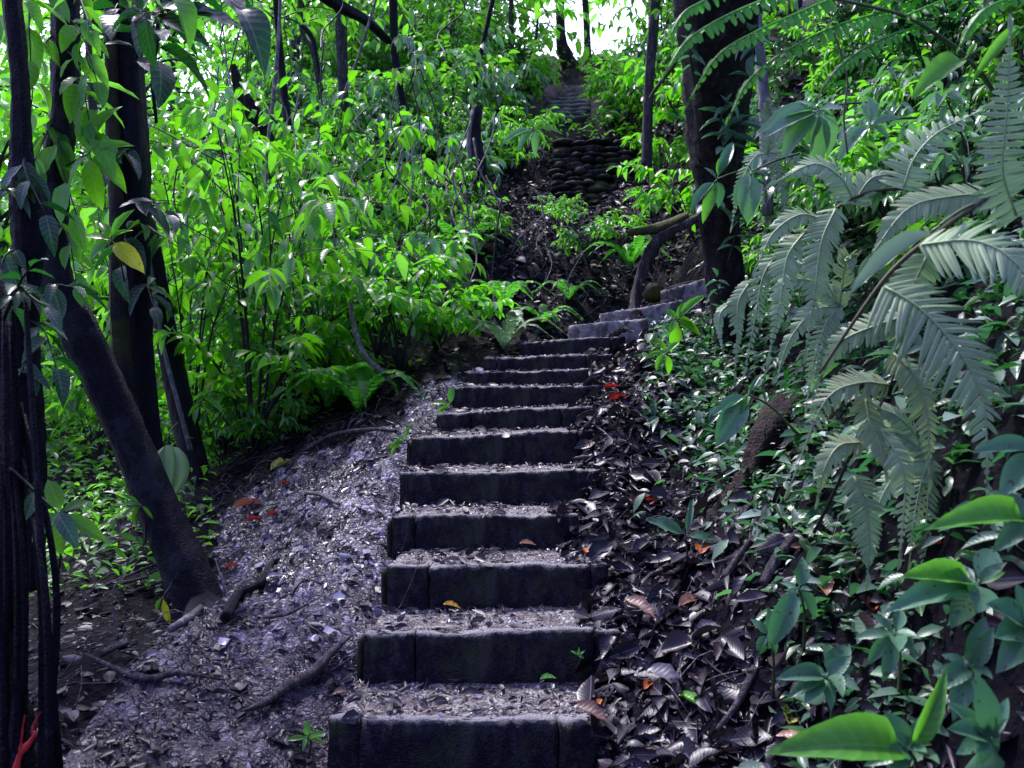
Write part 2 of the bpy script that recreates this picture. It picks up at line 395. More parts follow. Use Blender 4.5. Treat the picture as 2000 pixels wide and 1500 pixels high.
CP = [(620, 1495, 2.6), (300, 1500, 2.5), (0, 1500, 2.4), (100, 1300, 3.0), (450, 1250, 3.25), (680, 1335, 3.1), (600, 1110, 3.85),
      (735, 1110, 3.5), (740, 980, 4.1), (640, 960, 4.6), (810, 860, 4.75), (740, 850, 5.1), (430, 1020, 4.7), (390, 1190, 3.9), (200, 1250, 3.4), (200, 1040, 6), (50, 1120, 4.6),
      (100, 900, 9), (200, 800, 16), (0, 880, 20), (500, 855, 6.3), (600, 815, 6.2), (780, 800, 5.6), (860, 700, 6.4), (700, 700, 7.2), (500, 700, 8.5),
      (400, 700, 10.5), (950, 640, 7.1), (1060, 600, 8), (900, 500, 9), (700, 500, 10), (500, 500, 12), (350, 590, 15), (600, 300, 15), (800, 300, 14),
      (900, 400, 11), (1100, 400, 11.3), (1200, 480, 9.3), (1110, 240, 15.5), (1115, 165, 18.2), (1250, 200, 16.5), (900, 150, 19), (600, 120, 20.5), (400, 330, 20),
      (1300, 575, 8.3), (1370, 450, 9.2), (1250, 400, 11), (1100, 130, 21), (1350, 250, 14), (1150, 120, 26), (800, 100, 28), (400, 330, 30), (0, 800, 32), (1600, 0, 26),
      (1500, 500, 6), (1500, 200, 8.5), (1700, 300, 6), (1900, 100, 5.5), (1500, 50, 12), (2000, 0, 8),
      (1560, 1000, 3.0), (1900, 900, 2.2), (1700, 520, 4), (1900, 200, 4), (2000, 1400, 1.7), (1800, 1480, 2.0), (2000, 1000, 1.9), (1500, 1400, 2.5), (1400, 1500, 2.5), (1250, 1500, 2.45),
      (1260, 1210, 3.2), (1250, 1000, 3.85), (1240, 860, 4.5), (1260, 740, 5.3), (1290, 670, 6.2), (1350, 650, 6.7), (1350, 1200, 3.15), (1400, 900, 4.1), (1420, 700, 5.2)]
CPW = [at(*c) for c in CP] + [np.array(p, float) for p in
      [(0, 1.5, .12), (-1.2, 1.2, .2), (0, 0, 0), (-3, 0, -.4), (3, 0, 1.8), (0, -4, -1.2), (4, -4, 1.5), (-5, -4, -2), (-6, 4, -1.6), (-10, 8, -3), (-18, 16, -3), (1, 1.5, .6), (1.6, 1.2, 1.5), (2.6, 2.5, 3.0),
       (12, 12, 9), (14, 30, 12), (-30, 40, 2), (0, 45, 10), (30, 45, 14), (-30, 0, -8), (20, -4, 8), (0, -12, -4)]]
for i in range(14):
    pass
CPW = np.array(CPW)
def _U(r2): return .5 * r2 * np.log(r2 + 1e-9)
_n = len(CPW)
_d2 = ((CPW[:, None, :2] - CPW[None, :, :2]) ** 2).sum(-1)
_A = np.zeros((_n + 3, _n + 3)); _A[:_n, :_n] = _U(_d2) + np.eye(_n) * .03
_A[:_n, _n] = 1; _A[:_n, _n + 1:] = CPW[:, :2]; _A[_n, :_n] = 1; _A[_n + 1:, :_n] = CPW[:, :2].T
_W = np.linalg.solve(_A, np.concatenate([CPW[:, 2], [0, 0, 0]]))
_ph = NR.rand(40, 4)
def terr(X, Y):
    X = np.atleast_1d(np.asarray(X, float)); Y = np.atleast_1d(np.asarray(Y, float))
    sh = X.shape; x = X.ravel(); y = Y.ravel()
    out = np.empty(len(x))
    for a in range(0, len(x), 20000):
        xs, ys = x[a:a + 20000], y[a:a + 20000]
        d2 = (xs[:, None] - CPW[None, :, 0]) ** 2 + (ys[:, None] - CPW[None, :, 1]) ** 2
        out[a:a + 20000] = _U(d2) @ _W[:_n] + _W[_n] + _W[_n + 1] * xs + _W[_n + 2] * ys
    nzv = np.zeros(len(x))
    for k in range(24):
        fr = 1.5 * 1.22 ** k; an = _ph[k, 0] * 6.28
        nzv += np.sin((x * math.cos(an) + y * math.sin(an)) * fr * 2 + _ph[k, 1] * 6.28) * .028 / (1 + k * .22)
    out += nzv * np.clip(y / 5, .5, 2.2)
    # stair corridor
    yl = SC[:, 1]
    zl = np.interp(y, yl, SC[:, 2]) + np.where(y < yl[0], (y - yl[0]) * .35, 0)
    xl = np.interp(y, yl, SL[:, 0]); xr = np.interp(y, yl, SR[:, 0])
    w = np.clip((x - xl + .13) / .1, 0, 1) * np.clip((xr - .04 + np.clip(y - 6.2, 0, 1) * .22 - x) / .1, 0, 1) * np.clip((y - 1.9) / .6, 0, 1) * np.clip((8.1 - y) / .3, 0, 1)
    out = out * (1 - w) + (zl - .21) * w
    # keep ground from swallowing the left ends
    wl = np.clip(1 - (xl - x) / .5, 0, 1) * (x < xl + .1) * (y > 2.4) * (y < 5.4)
    cap = zl - .1 - .1 * wl
    out = np.where((wl > 0) & (out > cap), out * (1 - wl) + cap * wl, out)
    fl = 6.52 + (y - 15.6) / 2.7 * 1.7
    fm = (y > 15.2) & (y < 18.7) & (np.abs(x - (y * (1100 + (y - 15.6) / 2.7 * 35 - 1000) / F)) < .75)
    out = np.where(fm, np.minimum(out, fl - .28), out)
    return out.reshape(sh)

def ground(x, y):
    """terrain or tread height at points"""
    x = np.atleast_1d(np.asarray(x, float)); y = np.atleast_1d(np.asarray(y, float))
    z = terr(x, y)
    yl = SC[:, 1]
    i = np.searchsorted(yl, y, side='right') - 1
    ii = np.clip(i, 0, 13)
    ins = (i >= 0) & (y < 8.0) & (x > SL[ii, 0] + .02) & (x < SR[ii, 0] - .02)
    t = np.clip((x - SL[ii, 0]) / (SR[ii, 0] - SL[ii, 0]), 0, 1)
    tz = SL[ii, 2] * (1 - t) + SR[ii, 2] * t + .004
    return np.where(ins, np.maximum(tz, z), z)

def hit(px, py, y0=1.4, y1=32):
    ys = np.linspace(y0, y1, 900) ** 1.0
    ys = y0 * (y1 / y0) ** np.linspace(0, 1, 900)
    z = EYE + (750 - py) * ys / F; x = (px - 1000) * ys / F
    g = ground(x, ys); m = np.nonzero(z <= g)[0]
    k = m[0] if len(m) else 899
    return np.array([x[k], ys[k], g[k] if len(m) else z[k]])

def gnormal(x, y, e=.06):
    x = np.atleast_1d(x); y = np.atleast_1d(y)
    dx = (terr(x + e, y) - terr(x - e, y)) / (2 * e); dy = (terr(x, y + e) - terr(x, y - e)) / (2 * e)
    n = np.stack([-dx, -dy, np.ones_like(dx)], 1)
    return n / np.linalg.norm(n, axis=1, keepdims=True)

xs = np.concatenate([np.linspace(-60, -12, 14)[:-1], np.linspace(-12, -4, 24)[:-1], np.linspace(-4, 3, 128)[:-1], np.linspace(3, 12, 28)[:-1], np.linspace(12, 60, 14)])
ys = np.concatenate([np.linspace(-40, 0, 16)[:-1], np.linspace(0, 2, 16)[:-1], np.linspace(2, 9.5, 150)[:-1], np.linspace(9.5, 22, 70)[:-1], np.linspace(22, 90, 28)])
GX, GY = np.meshgrid(xs, ys)
gz = terr(GX, GY)
gz = np.clip(gz, -14, 16)
mb = MB(); nx, ny = len(xs), len(ys)
ii, jj = np.meshgrid(np.arange(ny - 1), np.arange(nx - 1), indexing='ij')
a = (ii * nx + jj).ravel()
mb.add(np.stack([GX.ravel(), GY.ravel(), gz.ravel()], 1), np.stack([a, a + 1, a + nx + 1, a + nx], 1))
go = tag(mb.build('ground', M['soil']), kind='structure')
_x, _y, _z = GX.ravel(), GY.ravel(), gz.ravel()
_yy = np.maximum(_y, .5); _px = 1000 + _x * F / _yy; _py = 750 - (_z - EYE) * F / _yy
_e = np.interp(_py, [820, 900, 1000, 1150, 1300, 1500], [800, 570, 440, 420, 260, 120])
_w = np.clip((_px - _e) / 90, 0, 1) * (_y > 2) * np.clip((5.9 - _y) / .4, 0, 1) * (_x < np.interp(_y, SC[:, 1], SL[:, 0]) + .1) * np.clip((1560 - _py) / 300, .1, 1)
at_ = go.data.attributes.new('trodden', 'FLOAT', 'POINT'); at_.data.foreach_set('value', _w.astype(np.float32))
# trodden wet path surface, fine lumpy sheet following the ground
def path_mat():
    N = NT('wet_trodden_path'); tc = N.n('ShaderNodeTexCoord'); mp = N.n('ShaderNodeMapping'); N.l(tc.outputs['Object'], mp.inputs[0]); mp.inputs['Scale'].default_value = (1, 1.7, 1); mp.inputs['Rotation'].default_value = (0, 0, .5)
    wv = N.n('ShaderNodeTexNoise'); wv.inputs['Scale'].default_value = 14; wv.inputs['Detail'].default_value = 4; N.l(mp.outputs[0], wv.inputs['Vector'])
    vm = N.mix(.12, mp.outputs[0], wv.outputs['Color'])
    v = N.n('ShaderNodeTexVoronoi'); v.inputs['Scale'].default_value = 26; N.l(vm, v.inputs['Vector'])
    v2 = N.n('ShaderNodeTexVoronoi', feature='DISTANCE_TO_EDGE'); v2.inputs['Scale'].default_value = 26; N.l(vm, v2.inputs['Vector'])
    sc_ = N.n('ShaderNodeSeparateColor'); N.l(v.outputs['Color'], sc_.inputs[0])
    big = N.noise(4, 7, tc.outputs['Object'], .7); fine = N.noise(90, 6, tc.outputs['Object'], .7)
    c = N.ramp([(0, (.01, .008, .02)), (.3, (.1, .085, .14)), (.6, (.26, .23, .36)), (.85, (.6, .55, .72)), (1, (.2, .13, .13))], sc_.outputs[0])
    c = N.mix(N.ramp([(.02, (1, 1, 1)), (.12, (0, 0, 0))], v2.outputs[0]), c, (.008, .006, .016))
    c = N.mix(N.ramp([(.44, (1, 1, 1)), (.6, (0, 0, 0))], big), c, (.014, .01, .022))
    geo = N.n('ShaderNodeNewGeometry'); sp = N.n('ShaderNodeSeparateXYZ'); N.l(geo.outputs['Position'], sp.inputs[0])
    shade = N.ramp([(.0, (.85, .85, .85)), (1, (0, 0, 0))], N.math('ADD', N.math('MULTIPLY', N.math('SUBTRACT', sp.outputs[1], 2.6), .75), N.math('MULTIPLY', N.math('SUBTRACT', big, .5), 1.2)))  # near end of the path darkened in its colour to stand for shade
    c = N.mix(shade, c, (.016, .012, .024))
    c = N.mix(N.ramp([(.5, (0, 0, 0)), (.75, (.7, .7, .7))], fine), c, (.02, .015, .03))
    p = N.n('ShaderNodeBsdfPrincipled'); N.l(c, p.inputs['Base Color']); p.inputs['Specular IOR Level'].default_value = .75
    N.l(N.ramp([(.35, (.16, .16, .16)), (.65, (.5, .5, .5))], big), p.inputs['Roughness'])
    bp = N.n('ShaderNodeBump'); bp.inputs['Strength'].default_value = 1; bp.inputs['Distance'].default_value = .018
    N.l(N.math('ADD', N.math('MULTIPLY', v2.outputs[0], 1.4), N.math('ADD', N.math('MULTIPLY', sc_.outputs[1], .35), N.math('MULTIPLY', fine, .35))), bp.inputs['Height'])
    N.l(bp.outputs[0], p.inputs['Normal']); N.l(p.outputs[0], N.out.inputs[0]); return N.m
_px_, _py_ = np.linspace(-2.1, .02, 170), np.linspace(2.35, 5.85, 280)
PX, PY = np.meshgrid(_px_, _py_); PZ = terr(PX, PY)
_i = 1000 + PX * F / PY; _j = 750 - (PZ - EYE) * F / PY
_e = np.interp(_j, [820, 900, 1000, 1150, 1300, 1500], [800, 570, 440, 420, 260, 120])
_w = np.clip((_i - _e + 20) / 60, 0, 1) * np.clip((5.8 - PY) / .3, 0, 1) * np.clip((np.interp(PY, SC[:, 1], SL[:, 0]) + .03 - PX) / .06, 0, 1)
lump = np.zeros_like(PX)
for k in range(26):
    an = NR.rand() * 6.28; fr = 14 * 1.12 ** k
    lump += np.sin((PX * math.cos(an) + PY * math.sin(an)) * fr + NR.rand() * 6.28 + 1.5 * np.sin(PY * fr * .3 + k)) * .008 / (1 + k * .13)
PZ = PZ + np.where(_w > 0, .012 * _w + lump * .75 * _w, 0) - .03 * (1 - np.clip(_w * 4, 0, 1))
mb = MB(); nx2, ny2 = len(_px_), len(_py_)
ii, jj = np.meshgrid(np.arange(ny2 - 1), np.arange(nx2 - 1), indexing='ij'); a = (ii * nx2 + jj).ravel()
_q = np.stack([a, a + 1, a + nx2 + 1, a + nx2], 1); _q = _q[(_w.ravel()[_q] > 0).any(1)]
mb.add(np.stack([PX.ravel(), PY.ravel(), PZ.ravel()], 1), _q)
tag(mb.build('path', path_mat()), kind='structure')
# distant lowland sheet reaching the horizon
mb = MB(); mb.add([(-2500, -2500, -14.5), (2500, -2500, -14.5), (2500, 2500, -14.5), (-2500, 2500, -14.5)], [(0, 1, 2, 3)])
tag(mb.build('terrain', plain_mat('far_forest_floor', (.02, .05, .015), .8, (.03, .08, .02), .5)), kind='structure')

# ------------------------------------------------------------------ stairs
ORD = ['lowest', 'second', 'third', 'fourth', 'fifth', 'sixth', 'seventh', 'eighth', 'ninth', 'tenth', 'eleventh', 'twelfth', 'thirteenth', 'fourteenth']
LOOK = ['broad near step with pale gravel tread and mossy left end', 'dark riser step with a tiny green seedling on its face', 'dark step with brown and yellow leaves on its tread',
        'step with greenish mossy left side beside the litter path', 'dark step with damp gravel edge and leaves at its right end', 'tall dark step with its top edge tilted up to the right',
        'shallow dark step with soil washed over its edge', 'dark blank step just above the shallow one', 'thin dark step with bright worn top edge', 'thin dark step beside the fern clump',
        'narrow grey step next to the bright fern', 'pale grey board step with mossy left post', 'slanting pale grey board step below the gnarled root', 'pale brown step, topmost beside the leaning tree']
SEAM = [(.11, .78), (.2, .9), (.19, .92), (.12, None), (None, None), (None, .91), (.22, .78), (None, None), (None, .86), (.1, .8), (.2, .86), (.12, None), (None, None), (.14, None)]
for i in range(14):
    low_seed = i * 1.7
    L, Rr = SL[i], SR[i]
    t = empty('stair_step', (L + Rr) / 2)
    tag(t, '%s, %s in the flight' % (LOOK[i], ORD[i]) if i < 13 else LOOK[i], 'stair step', 'steps of the lower flight')
    X = nz(Rr - L); X3 = X; Yv = nz(np.cross([0, 0, 1.], X)); Zv = np.array([0, 0, 1.])
    wid = np.linalg.norm(Rr - L); O = L - (L + Rr) / 2
    fr = (O, X3, Yv, Zv)
    low = (SC[i - 1][2] - SC[i][2] - .07) if i else -.42
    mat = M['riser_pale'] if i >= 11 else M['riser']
    a, b = SEAM[i]
    xa = wid * (a or 0); xb = wid * (b or 1)
    mbr = MB()
    mx = max(2, int((xb - xa) / .022))
    box(mbr, (xa + (.0015 if a else 0), 0, low), (xb - (.0015 if b else 0), .05, 0), (mx, 2, 8), .0022, fr, .004, .0035)
    mbr.build('riser_board', mat, t, smooth=False)
    if a:
        m2 = MB(); box(m2, (0, -.004 if i % 2 else .006, low), (xa - .0015, .055, .002), (max(2, int(xa / .022)), 2, 8), .0022, fr, .004, .0035); m2.build('end_board', mat, t, smooth=False)
    if b:
        m2 = MB(); box(m2, (xb + .0015, .004 if i % 3 else -.012, low), (wid, .055, -.003), (max(2, int((wid - xb) / .022)), 2, 8), .0025, fr, .004, .0035); m2.build('end_board', mat, t, smooth=False)
    nxt = (SC[i + 1][1] - SC[i][1]) if i < 13 else .5
    m3 = MB()
    cx, cy = int(wid / .04), int(nxt / .035)
    box(m3, (.012, .052, low), (wid - .01, nxt + .03, -.004), (cx, cy, 2), .003, fr, .01)
    m3.build('tread', M['gravel'], t, smooth=False)
    # side stakes on the left of nearer steps
    if i in (1, 2, 3, 5, 7, 8):
        m4 = MB(); box(m4, (-.03, .03, low - .05), (-.002, .09, -.02), (2, 2, 6), .003, fr, .01); m4.build('side_stake', M['earth_side'], t, smooth=False)

# far flight
FAR = []
for k in range(9):
    u = k / 8
    yy = 228 - 60 * u
    xl_ = 1045 + 62 * u + R.uniform(-4, 4); xr_ = 1150 + 15 * u + R.uniform(-5, 5)
    Y = 15.6 + 2.7 * u
    L, Rr = at(xl_, yy, Y), at(xr_, yy - 4, Y + .1)
    t = empty('stair_step', (L + Rr) / 2)
    tag(t, 'pale worn step in the short distant flight, %s from its bottom' % (ORD[k] if k else 'first'), 'stair step', 'steps of the distant upper flight')
    X = nz(Rr - L); Yv = nz(np.cross([0, 0, 1.], X)); wid = np.linalg.norm(Rr - L); O = L - (L + Rr) / 2
    fr = (O, X, Yv, np.array([0, 0, 1.]))
    m1 = MB(); box(m1, (0, 0, -.3), (wid, .08, 0), (8, 1, 2), .006, fr, .01); m1.build('riser_board', M['riser'], t, smooth=False)
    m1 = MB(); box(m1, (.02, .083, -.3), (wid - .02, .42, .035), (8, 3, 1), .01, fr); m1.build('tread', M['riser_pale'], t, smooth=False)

# ------------------------------------------------------------------ retaining wall of rounded stones
import bmesh
def blob(mb, c, r, sub=2, jit=.12, fr=None):
    bm = bmesh.new(); bmesh.ops.create_icosphere(bm, subdivisions=sub, radius=1)
    s = [R.random() * 6 for _ in range(3)]
    V = []
    for v in bm.verts:
        k = 1 + jit * (math.sin(v.co.x * 2.5 + s[0]) + math.sin(v.co.y * 3 + s[1]) + math.sin(v.co.z * 3.2 + s[2])) / 2
        p = np.array(v.co) * k * np.array(r)
        V.append(p + c)
    Fc = [[l.index for l in f.verts] for f in bm.faces]; bm.free()
    mb.add(V, Fc)
wb = at(1150, 390, 11.6)
t = empty('retaining_wall', wb); tag(t, 'rough mossy retaining wall of stacked rounded stones below the distant steps', 'wall')
mb = MB(); nst = 0
for row in range(11):
    py = 395 - row * 11.3
    x0, x1 = (1072, 1215) if row < 9 else (1075, 1245)
    px = x0 + R.uniform(0, 12) + max(0, (6 - row)) * 2
    while px < x1:
        wpx = R.uniform(18, 40)
        c = at(px + wpx / 2, py + R.uniform(-3.5, 3.5), 11.4 + row * .04 + abs(px - 1140) * .002)
        blob(mb, c - wb, (wpx * .5 * 11.6 / F * 1.3, .17, .044 + R.uniform(0, .016)), 2, .3)
        px += wpx * .93
mb.build('stones', M['stone'], t)
mb = MB(); box(mb, at(1088, 392, 12.0) - wb, at(1225, 300, 12.8) - wb, (6, 3, 6), .02); mb.build('earth_core', M['soil'], t)

# ------------------------------------------------------------------ trees
def tree_px(name, label, cat, pts, mat, sides=14, rough=.16, extra=None, group=None, n=None):
    """pts: (px, py, Y, diameter px)"""
    P = [at(p[0], p[1], p[2]) for p in pts]; rad = [p[3] * .5 * p[2] / F for p in pts]
    base = P[0].copy()
    t = empty(name, base); tag(t, label, cat, group)
    mb = MB(); tube(mb, [p - base for p in P], rad, n or len(pts) * 8, sides, rough)
    mb.build('trunk', mat, t)
    return t, base, P

def leafy_twig(mbS, mbL, start, end, nleaf, L, ratio=.42, droop=.3, tpls=TPLN, r=.006, spread=.9):
    start = np.asarray(start); end = np.asarray(end)
    mid = (start + end) / 2 + np.array([R.uniform(-.1, .1), R.uniform(-.1, .1), .12]) * np.linalg.norm(end - start)
    path = tube(mbS, [start, mid, end], [r, r * .4], 9, 5)
    ax = nz(end - start)
    P = []; D = []; N = []; LL = []
    for k in range(nleaf):
        u = .2 + .8 * (k + .5) / nleaf
        p = path[min(8, int(u * 8.99))]
        side = np.cross(ax, [0, 0, 1.]); side = nz(side) * (1 if k % 2 else -1)
        d = side * spread * R.uniform(.4, 1.3) + ax * R.uniform(-.1, 1.0) + np.array([R.uniform(-.25, .25), R.uniform(-.25, .25), -droop + R.uniform(-.6, .45)])
        if k >= nleaf - 1: d = ax + np.array([0, 0, -droop])
        P.append(p); D.append(nz(d)); N.append(nz(np.array([R.uniform(-.4, .4), R.uniform(-.6, .2), 1]))); LL.append(L * R.uniform(.7, 1.2))
    LL = np.array(LL)
    batch_mix(mbL, tpls, np.array(P), np.array(D), np.array(N), LL, LL * ratio)

def tree_crown(t, base, twigs, mat, smat):
    """twigs: (px0,py0,Y0, px1,py1,Y1, nleaf, L)"""
    ms, ml = MB(), MB()
    for w in twigs:
        leafy_twig(ms, ml, at(*w[0:3]) - base, at(*w[3:6]) - base, w[6], w[7])
    ms.build('branch', smat, t); ml.build('crown', mat, t)

t, b, P = tree_px('leaning_tree', 'dark leaning tree whose trunk bends up from the litter path', 'tree',
    [(415, 1250, 3.95, 150), (385, 1165, 3.95, 92), (310, 1000, 4.0, 76), (235, 820, 4.0, 72), (160, 660, 4.0, 72), (108, 540, 4.0, 66), (102, 400, 4.0, 60), (122, 240, 4.0, 52), (128, 60, 4.0, 50), (120, -160, 4.0, 46)], M['bark_lean'], 18)
for px_, py_ in ((500, 1215), (470, 1270), (395, 1290), (330, 1255)):
    g = hit(px_, py_); mb = MB(); tube(mb, [at(395, 1175, 3.93) - b, (at(400, 1200, 3.9) + g) / 2 - b + (0, 0, .03), g - b - (0, 0, .01)], [.06, .03, .01], 12, 8, .2); mb.build('root', M['bark_lean'], t)
tree_crown(t, b, [(125, 150, 4, 190, 260, 3.7, 5, .22), (120, -20, 4, 60, 120, 3.6, 7, .2), (125, 30, 4, 190, 160, 3.7, 7, .17), (110, -60, 4, -20, 90, 3.8, 7, .2), (120, 200, 4, 60, 330, 3.8, 6, .17),
    (115, 250, 4, 150, 420, 3.8, 5, .18), (90, 420, 4, 150, 560, 3.7, 6, .13), (130, -80, 4, 330, -10, 3.6, 7, .26), (100, 560, 4, 20, 640, 3.7, 6, .14), (120, -60, 4, 30, 20, 3.6, 8, .16), (120, -40, 4, 180, 60, 3.6, 7, .14), (110, 60, 4, 60, 220, 3.7, 7, .14), (120, 90, 4, 175, 240, 3.7, 7, .13)], M['leaf_mid'], M['stem_dark'])
t, b, P = tree_px('forest_tree', 'straight black trunk behind the bend of the leaning tree', 'tree',
    [(300, 960, 5, 84), (284, 900, 5, 70), (266, 700, 5, 64), (262, 500, 5, 62), (258, 300, 5, 66), (248, 120, 5, 60), (238, -150, 5, 56)], M['bark_dark'], 16)
tree_crown(t, b, [(250, 20, 5, 420, -30, 4.2, 8, .3), (250, 40, 5, 310, 120, 4.2, 6, .28), (250, 60, 5, 220, 30, 4.3, 5, .27), (255, 150, 5, 300, 60, 4.5, 5, .25), (250, -60, 5, 470, 20, 4.0, 7, .32),
    (262, 420, 5, 330, 420, 4.5, 6, .2), (262, 430, 5, 240, 520, 4.6, 5, .2), (262, 300, 5, 215, 330, 4.6, 5, .2), (260, 560, 5, 300, 600, 4.6, 4, .2)], M['leaf_dark'], M['stem_dark'])
t, b, P = tree_px('forest_tree', 'slim two ribbed dark trunk leaning behind the straight black trunk', 'tree',
    [(415, 1010, 5.4, 60), (385, 920, 5.4, 50), (350, 780, 5.5, 46), (322, 640, 5.5, 42), (296, 500, 5.5, 40), (268, 330, 5.6, 34), (262, 100, 5.6, 32), (262, -140, 5.6, 32)], M['bark_dark'], 12)
mb = MB(); tube(mb, [at(372, 880, 5.3) - b, at(322, 690, 5.4) - b, at(300, 560, 5.4) - b, at(288, 470, 5.42) - b], [.016, .014, .01], 24, 6, .1); mb.build('vine', M['vine_pale'], t)
t, b, P = tree_px('mossy_tree', 'yellow mossed narrow trunk between the leaning tree and black trunk', 'tree',
    [(262, 900, 4.8, 42), (245, 760, 4.8, 36), (232, 620, 4.8, 34), (228, 420, 4.85, 26), (222, 250, 4.9, 24), (215, -100, 4.9, 22)], M['bark_moss'], 10, .3)
t, b, P = tree_px('slender_tree', 'slender dark trunk with knotted middle at the frame edge', 'tree',
    [(60, 1150, 3.5, 54), (58, 900, 3.5, 48), (46, 650, 3.5, 50), (58, 480, 3.5, 56), (46, 330, 3.5, 44), (38, 150, 3.5, 34), (14, -80, 3.5, 30)], M['bark_dark'], 12, .25)
tree_crown(t, b, [(50, 380, 3.5, -30, 380, 3.3, 5, .16), (50, 300, 3.5, 90, 420, 3.3, 6, .17), (50, 620, 3.5, 110, 720, 3.3, 6, .14), (48, 480, 3.5, 0, 560, 3.3, 6, .15), (50, 600, 3.5, 140, 560, 3.3, 6, .14), (50, 700, 3.5, 0, 800, 3.2, 6, .13)], M['leaf_dark'], M['stem_dark'])
t, b, P = tree_px('root_hung_trunk', 'thick black trunk hung with roots in the shaded near corner', 'tree',
    [(0, 1600, 2.3, 190), (0, 1450, 2.3, 120), (-5, 1250, 2.35, 84), (-15, 1000, 2.4, 70), (-15, 700, 2.45, 60), (-35, 500, 2.5, 50), (-70, 200, 2.5, 50)], M['bark_dark'], 16, .35)
mb = MB()
for k in range(13):
    x = R.uniform(-10, 130); 
    tube(mb, [at(x * .4, R.uniform(500, 900), 2.4) - b, at(x * .8 + R.uniform(-20, 20), 1150, R.uniform(2.15, 2.4)) - b, at(x + R.uniform(-30, 20), 1520, R.uniform(2.1, 2.4)) - b], [.006, R.uniform(.007, .018)], 14, 5, .2)
mb.build('hanging_roots', M['bark_dark'], t)
ms, ml = MB(), MB()
for w in [(10, 560, 2.4, 90, 600, 2.3, 6, .09), (0, 640, 2.4, 60, 520, 2.3, 6, .09), (0, 900, 2.4, 110, 1000, 2.3, 5, .1)]:
    ms, ml = MB(), MB(); leafy_twig(ms, ml, at(*w[0:3]) - b, at(*w[3:6]) - b, w[6], w[7])
    ms.build('branch', M['stem_dark'], t); ml.build('foliage', M['leaf_dark'], t)

t, b, P = tree_px('leaning_tree', 'large rough barked tree leaning over the upper steps, wider toward its crown', 'tree',
    [(1432, 680, 5.1, 78), (1425, 600, 5.0, 70), (1410, 480, 4.9, 68), (1403, 380, 4.7, 80), (1400, 270, 4.5, 106), (1400, 140, 4.2, 138), (1395, 0, 3.9, 154), (1385, -180, 3.6, 165)], M['bark_right'], 22, .2)
mb = MB()
for a in ((1290, -120, 4.2, 1345, 60, 4.5, 1270, 190, 5.6), ):
    tube(mb, [at(*a[0:3]) - b, at(*a[3:6]) - b, at(*a[6:9]) - b], [.02, .012], 20, 6, .1)
mb.build('vine', M['stem_brown'], t)
ms, ml = MB(), MB()
for w in [(1420, 300, 4.4, 1480, 220, 4.0, 7, .16), (1410, 420, 4.6, 1370, 400, 4.3, 5, .12), (1430, 330, 4.3, 1420, 200, 3.95, 12, .1), (1440, 200, 4.0, 1465, 60, 3.6, 10, .11), (1420, 520, 4.75, 1440, 400, 4.5, 12, .08), (1425, 640, 4.9, 1400, 540, 4.75, 10, .07), (1360, 180, 3.95, 1345, 60, 3.7, 8, .08), (1440, 420, 4.5, 1470, 330, 4.2, 10, .11)]:
    ms, ml = MB(), MB(); leafy_twig(ms, ml, at(*w[0:3]) - b, at(*w[3:6]) - b, w[6], w[7])
    ms.build('branch', M['stem_dark'], t); ml.build('foliage', M['leaf_near'], t)
t, b, P = tree_px('mossy_tree', 'dark reddish trunk with moss at its foot, bending into the bank behind the large ferns', 'tree',
    [(1400, 1080, 3.55, 130), (1440, 1020, 3.5, 95), (1475, 930, 3.47, 74), (1502, 850, 3.5, 62), (1530, 800, 3.65, 50), (1570, 770, 3.9, 40)], M['bark_red'], 18, .35)
t, b, P = tree_px('slender_tree', 'slim pale grey trunk glimpsed behind the bright fern tips', 'tree',
    [(1500, 420, 6, 24), (1492, 200, 6, 22), (1480, 60, 6, 20), (1470, -100, 6, 18)], M['bark_pale'], 10, .1)

# background trunks (px polyline, Y, diam)
BT = [("tall thin dark trunk leaning left of the split stump", [(572, 285, 11, 18), (556, 190, 11, 16), (545, 80, 11, 13), (535, -60, 11, 12)]),
      ("dark thin trunk with a crook above the hillside bushes", [(630, 200, 13, 12), (612, 100, 13, 12), (590, 60, 13, 10), (585, -60, 13, 10)]),
      ("short dark trunk standing under the slanting limb", [(672, 240, 12, 20), (668, 120, 12, 20), (664, 0, 12, 24), (660, -100, 12, 22)]),
      ("twin stemmed thin trunk right of the slanting limb", [(790, 220, 12, 12), (772, 110, 12, 16), (768, 0, 12, 16), (765, -120, 12, 14)]),
      ("thin black sapling trunk leaning right over the hill", [(925, 180, 13, 8), (942, 90, 13, 9), (962, 0, 13, 10), (975, -80, 13, 8)]),
      ("short black trunk in the bright gap", [(1000, 130, 17, 12), (998, 60, 17, 11), (1000, -60, 17, 10)]),
      ("very thin straight trunk left of the red footed tree", [(1042, 130, 16, 5), (1050, 40, 16, 5), (1058, -60, 16, 5)]),
      ("straight grey trunk rising from a reddish broken base above the distant steps", [(1120, 150, 20, 38), (1104, 105, 20, 30), (1096, 60, 20, 17), (1093, -100, 20, 15)]),
      ("dark trunk just right of the red footed tree", [(1150, 150, 21, 16), (1146, 60, 21, 14), (1138, -80, 21, 13)]),
      ("dark narrow trunk between two leafy trunks far up the slope", [(880, 200, 16, 12), (878, 60, 16, 12), (888, -60, 16, 12)]),
      ("vine wrapped trunk at the right of the sky gap", [(1262, 330, 10, 22), (1268, 150, 10, 20), (1290, -100, 10, 20)]),
      ("thin dark trunk between the left edge trees", [(205, 470, 7, 18), (190, 300, 7, 16), (175, 120, 7, 13), (165, -60, 7, 13)]),
      ]
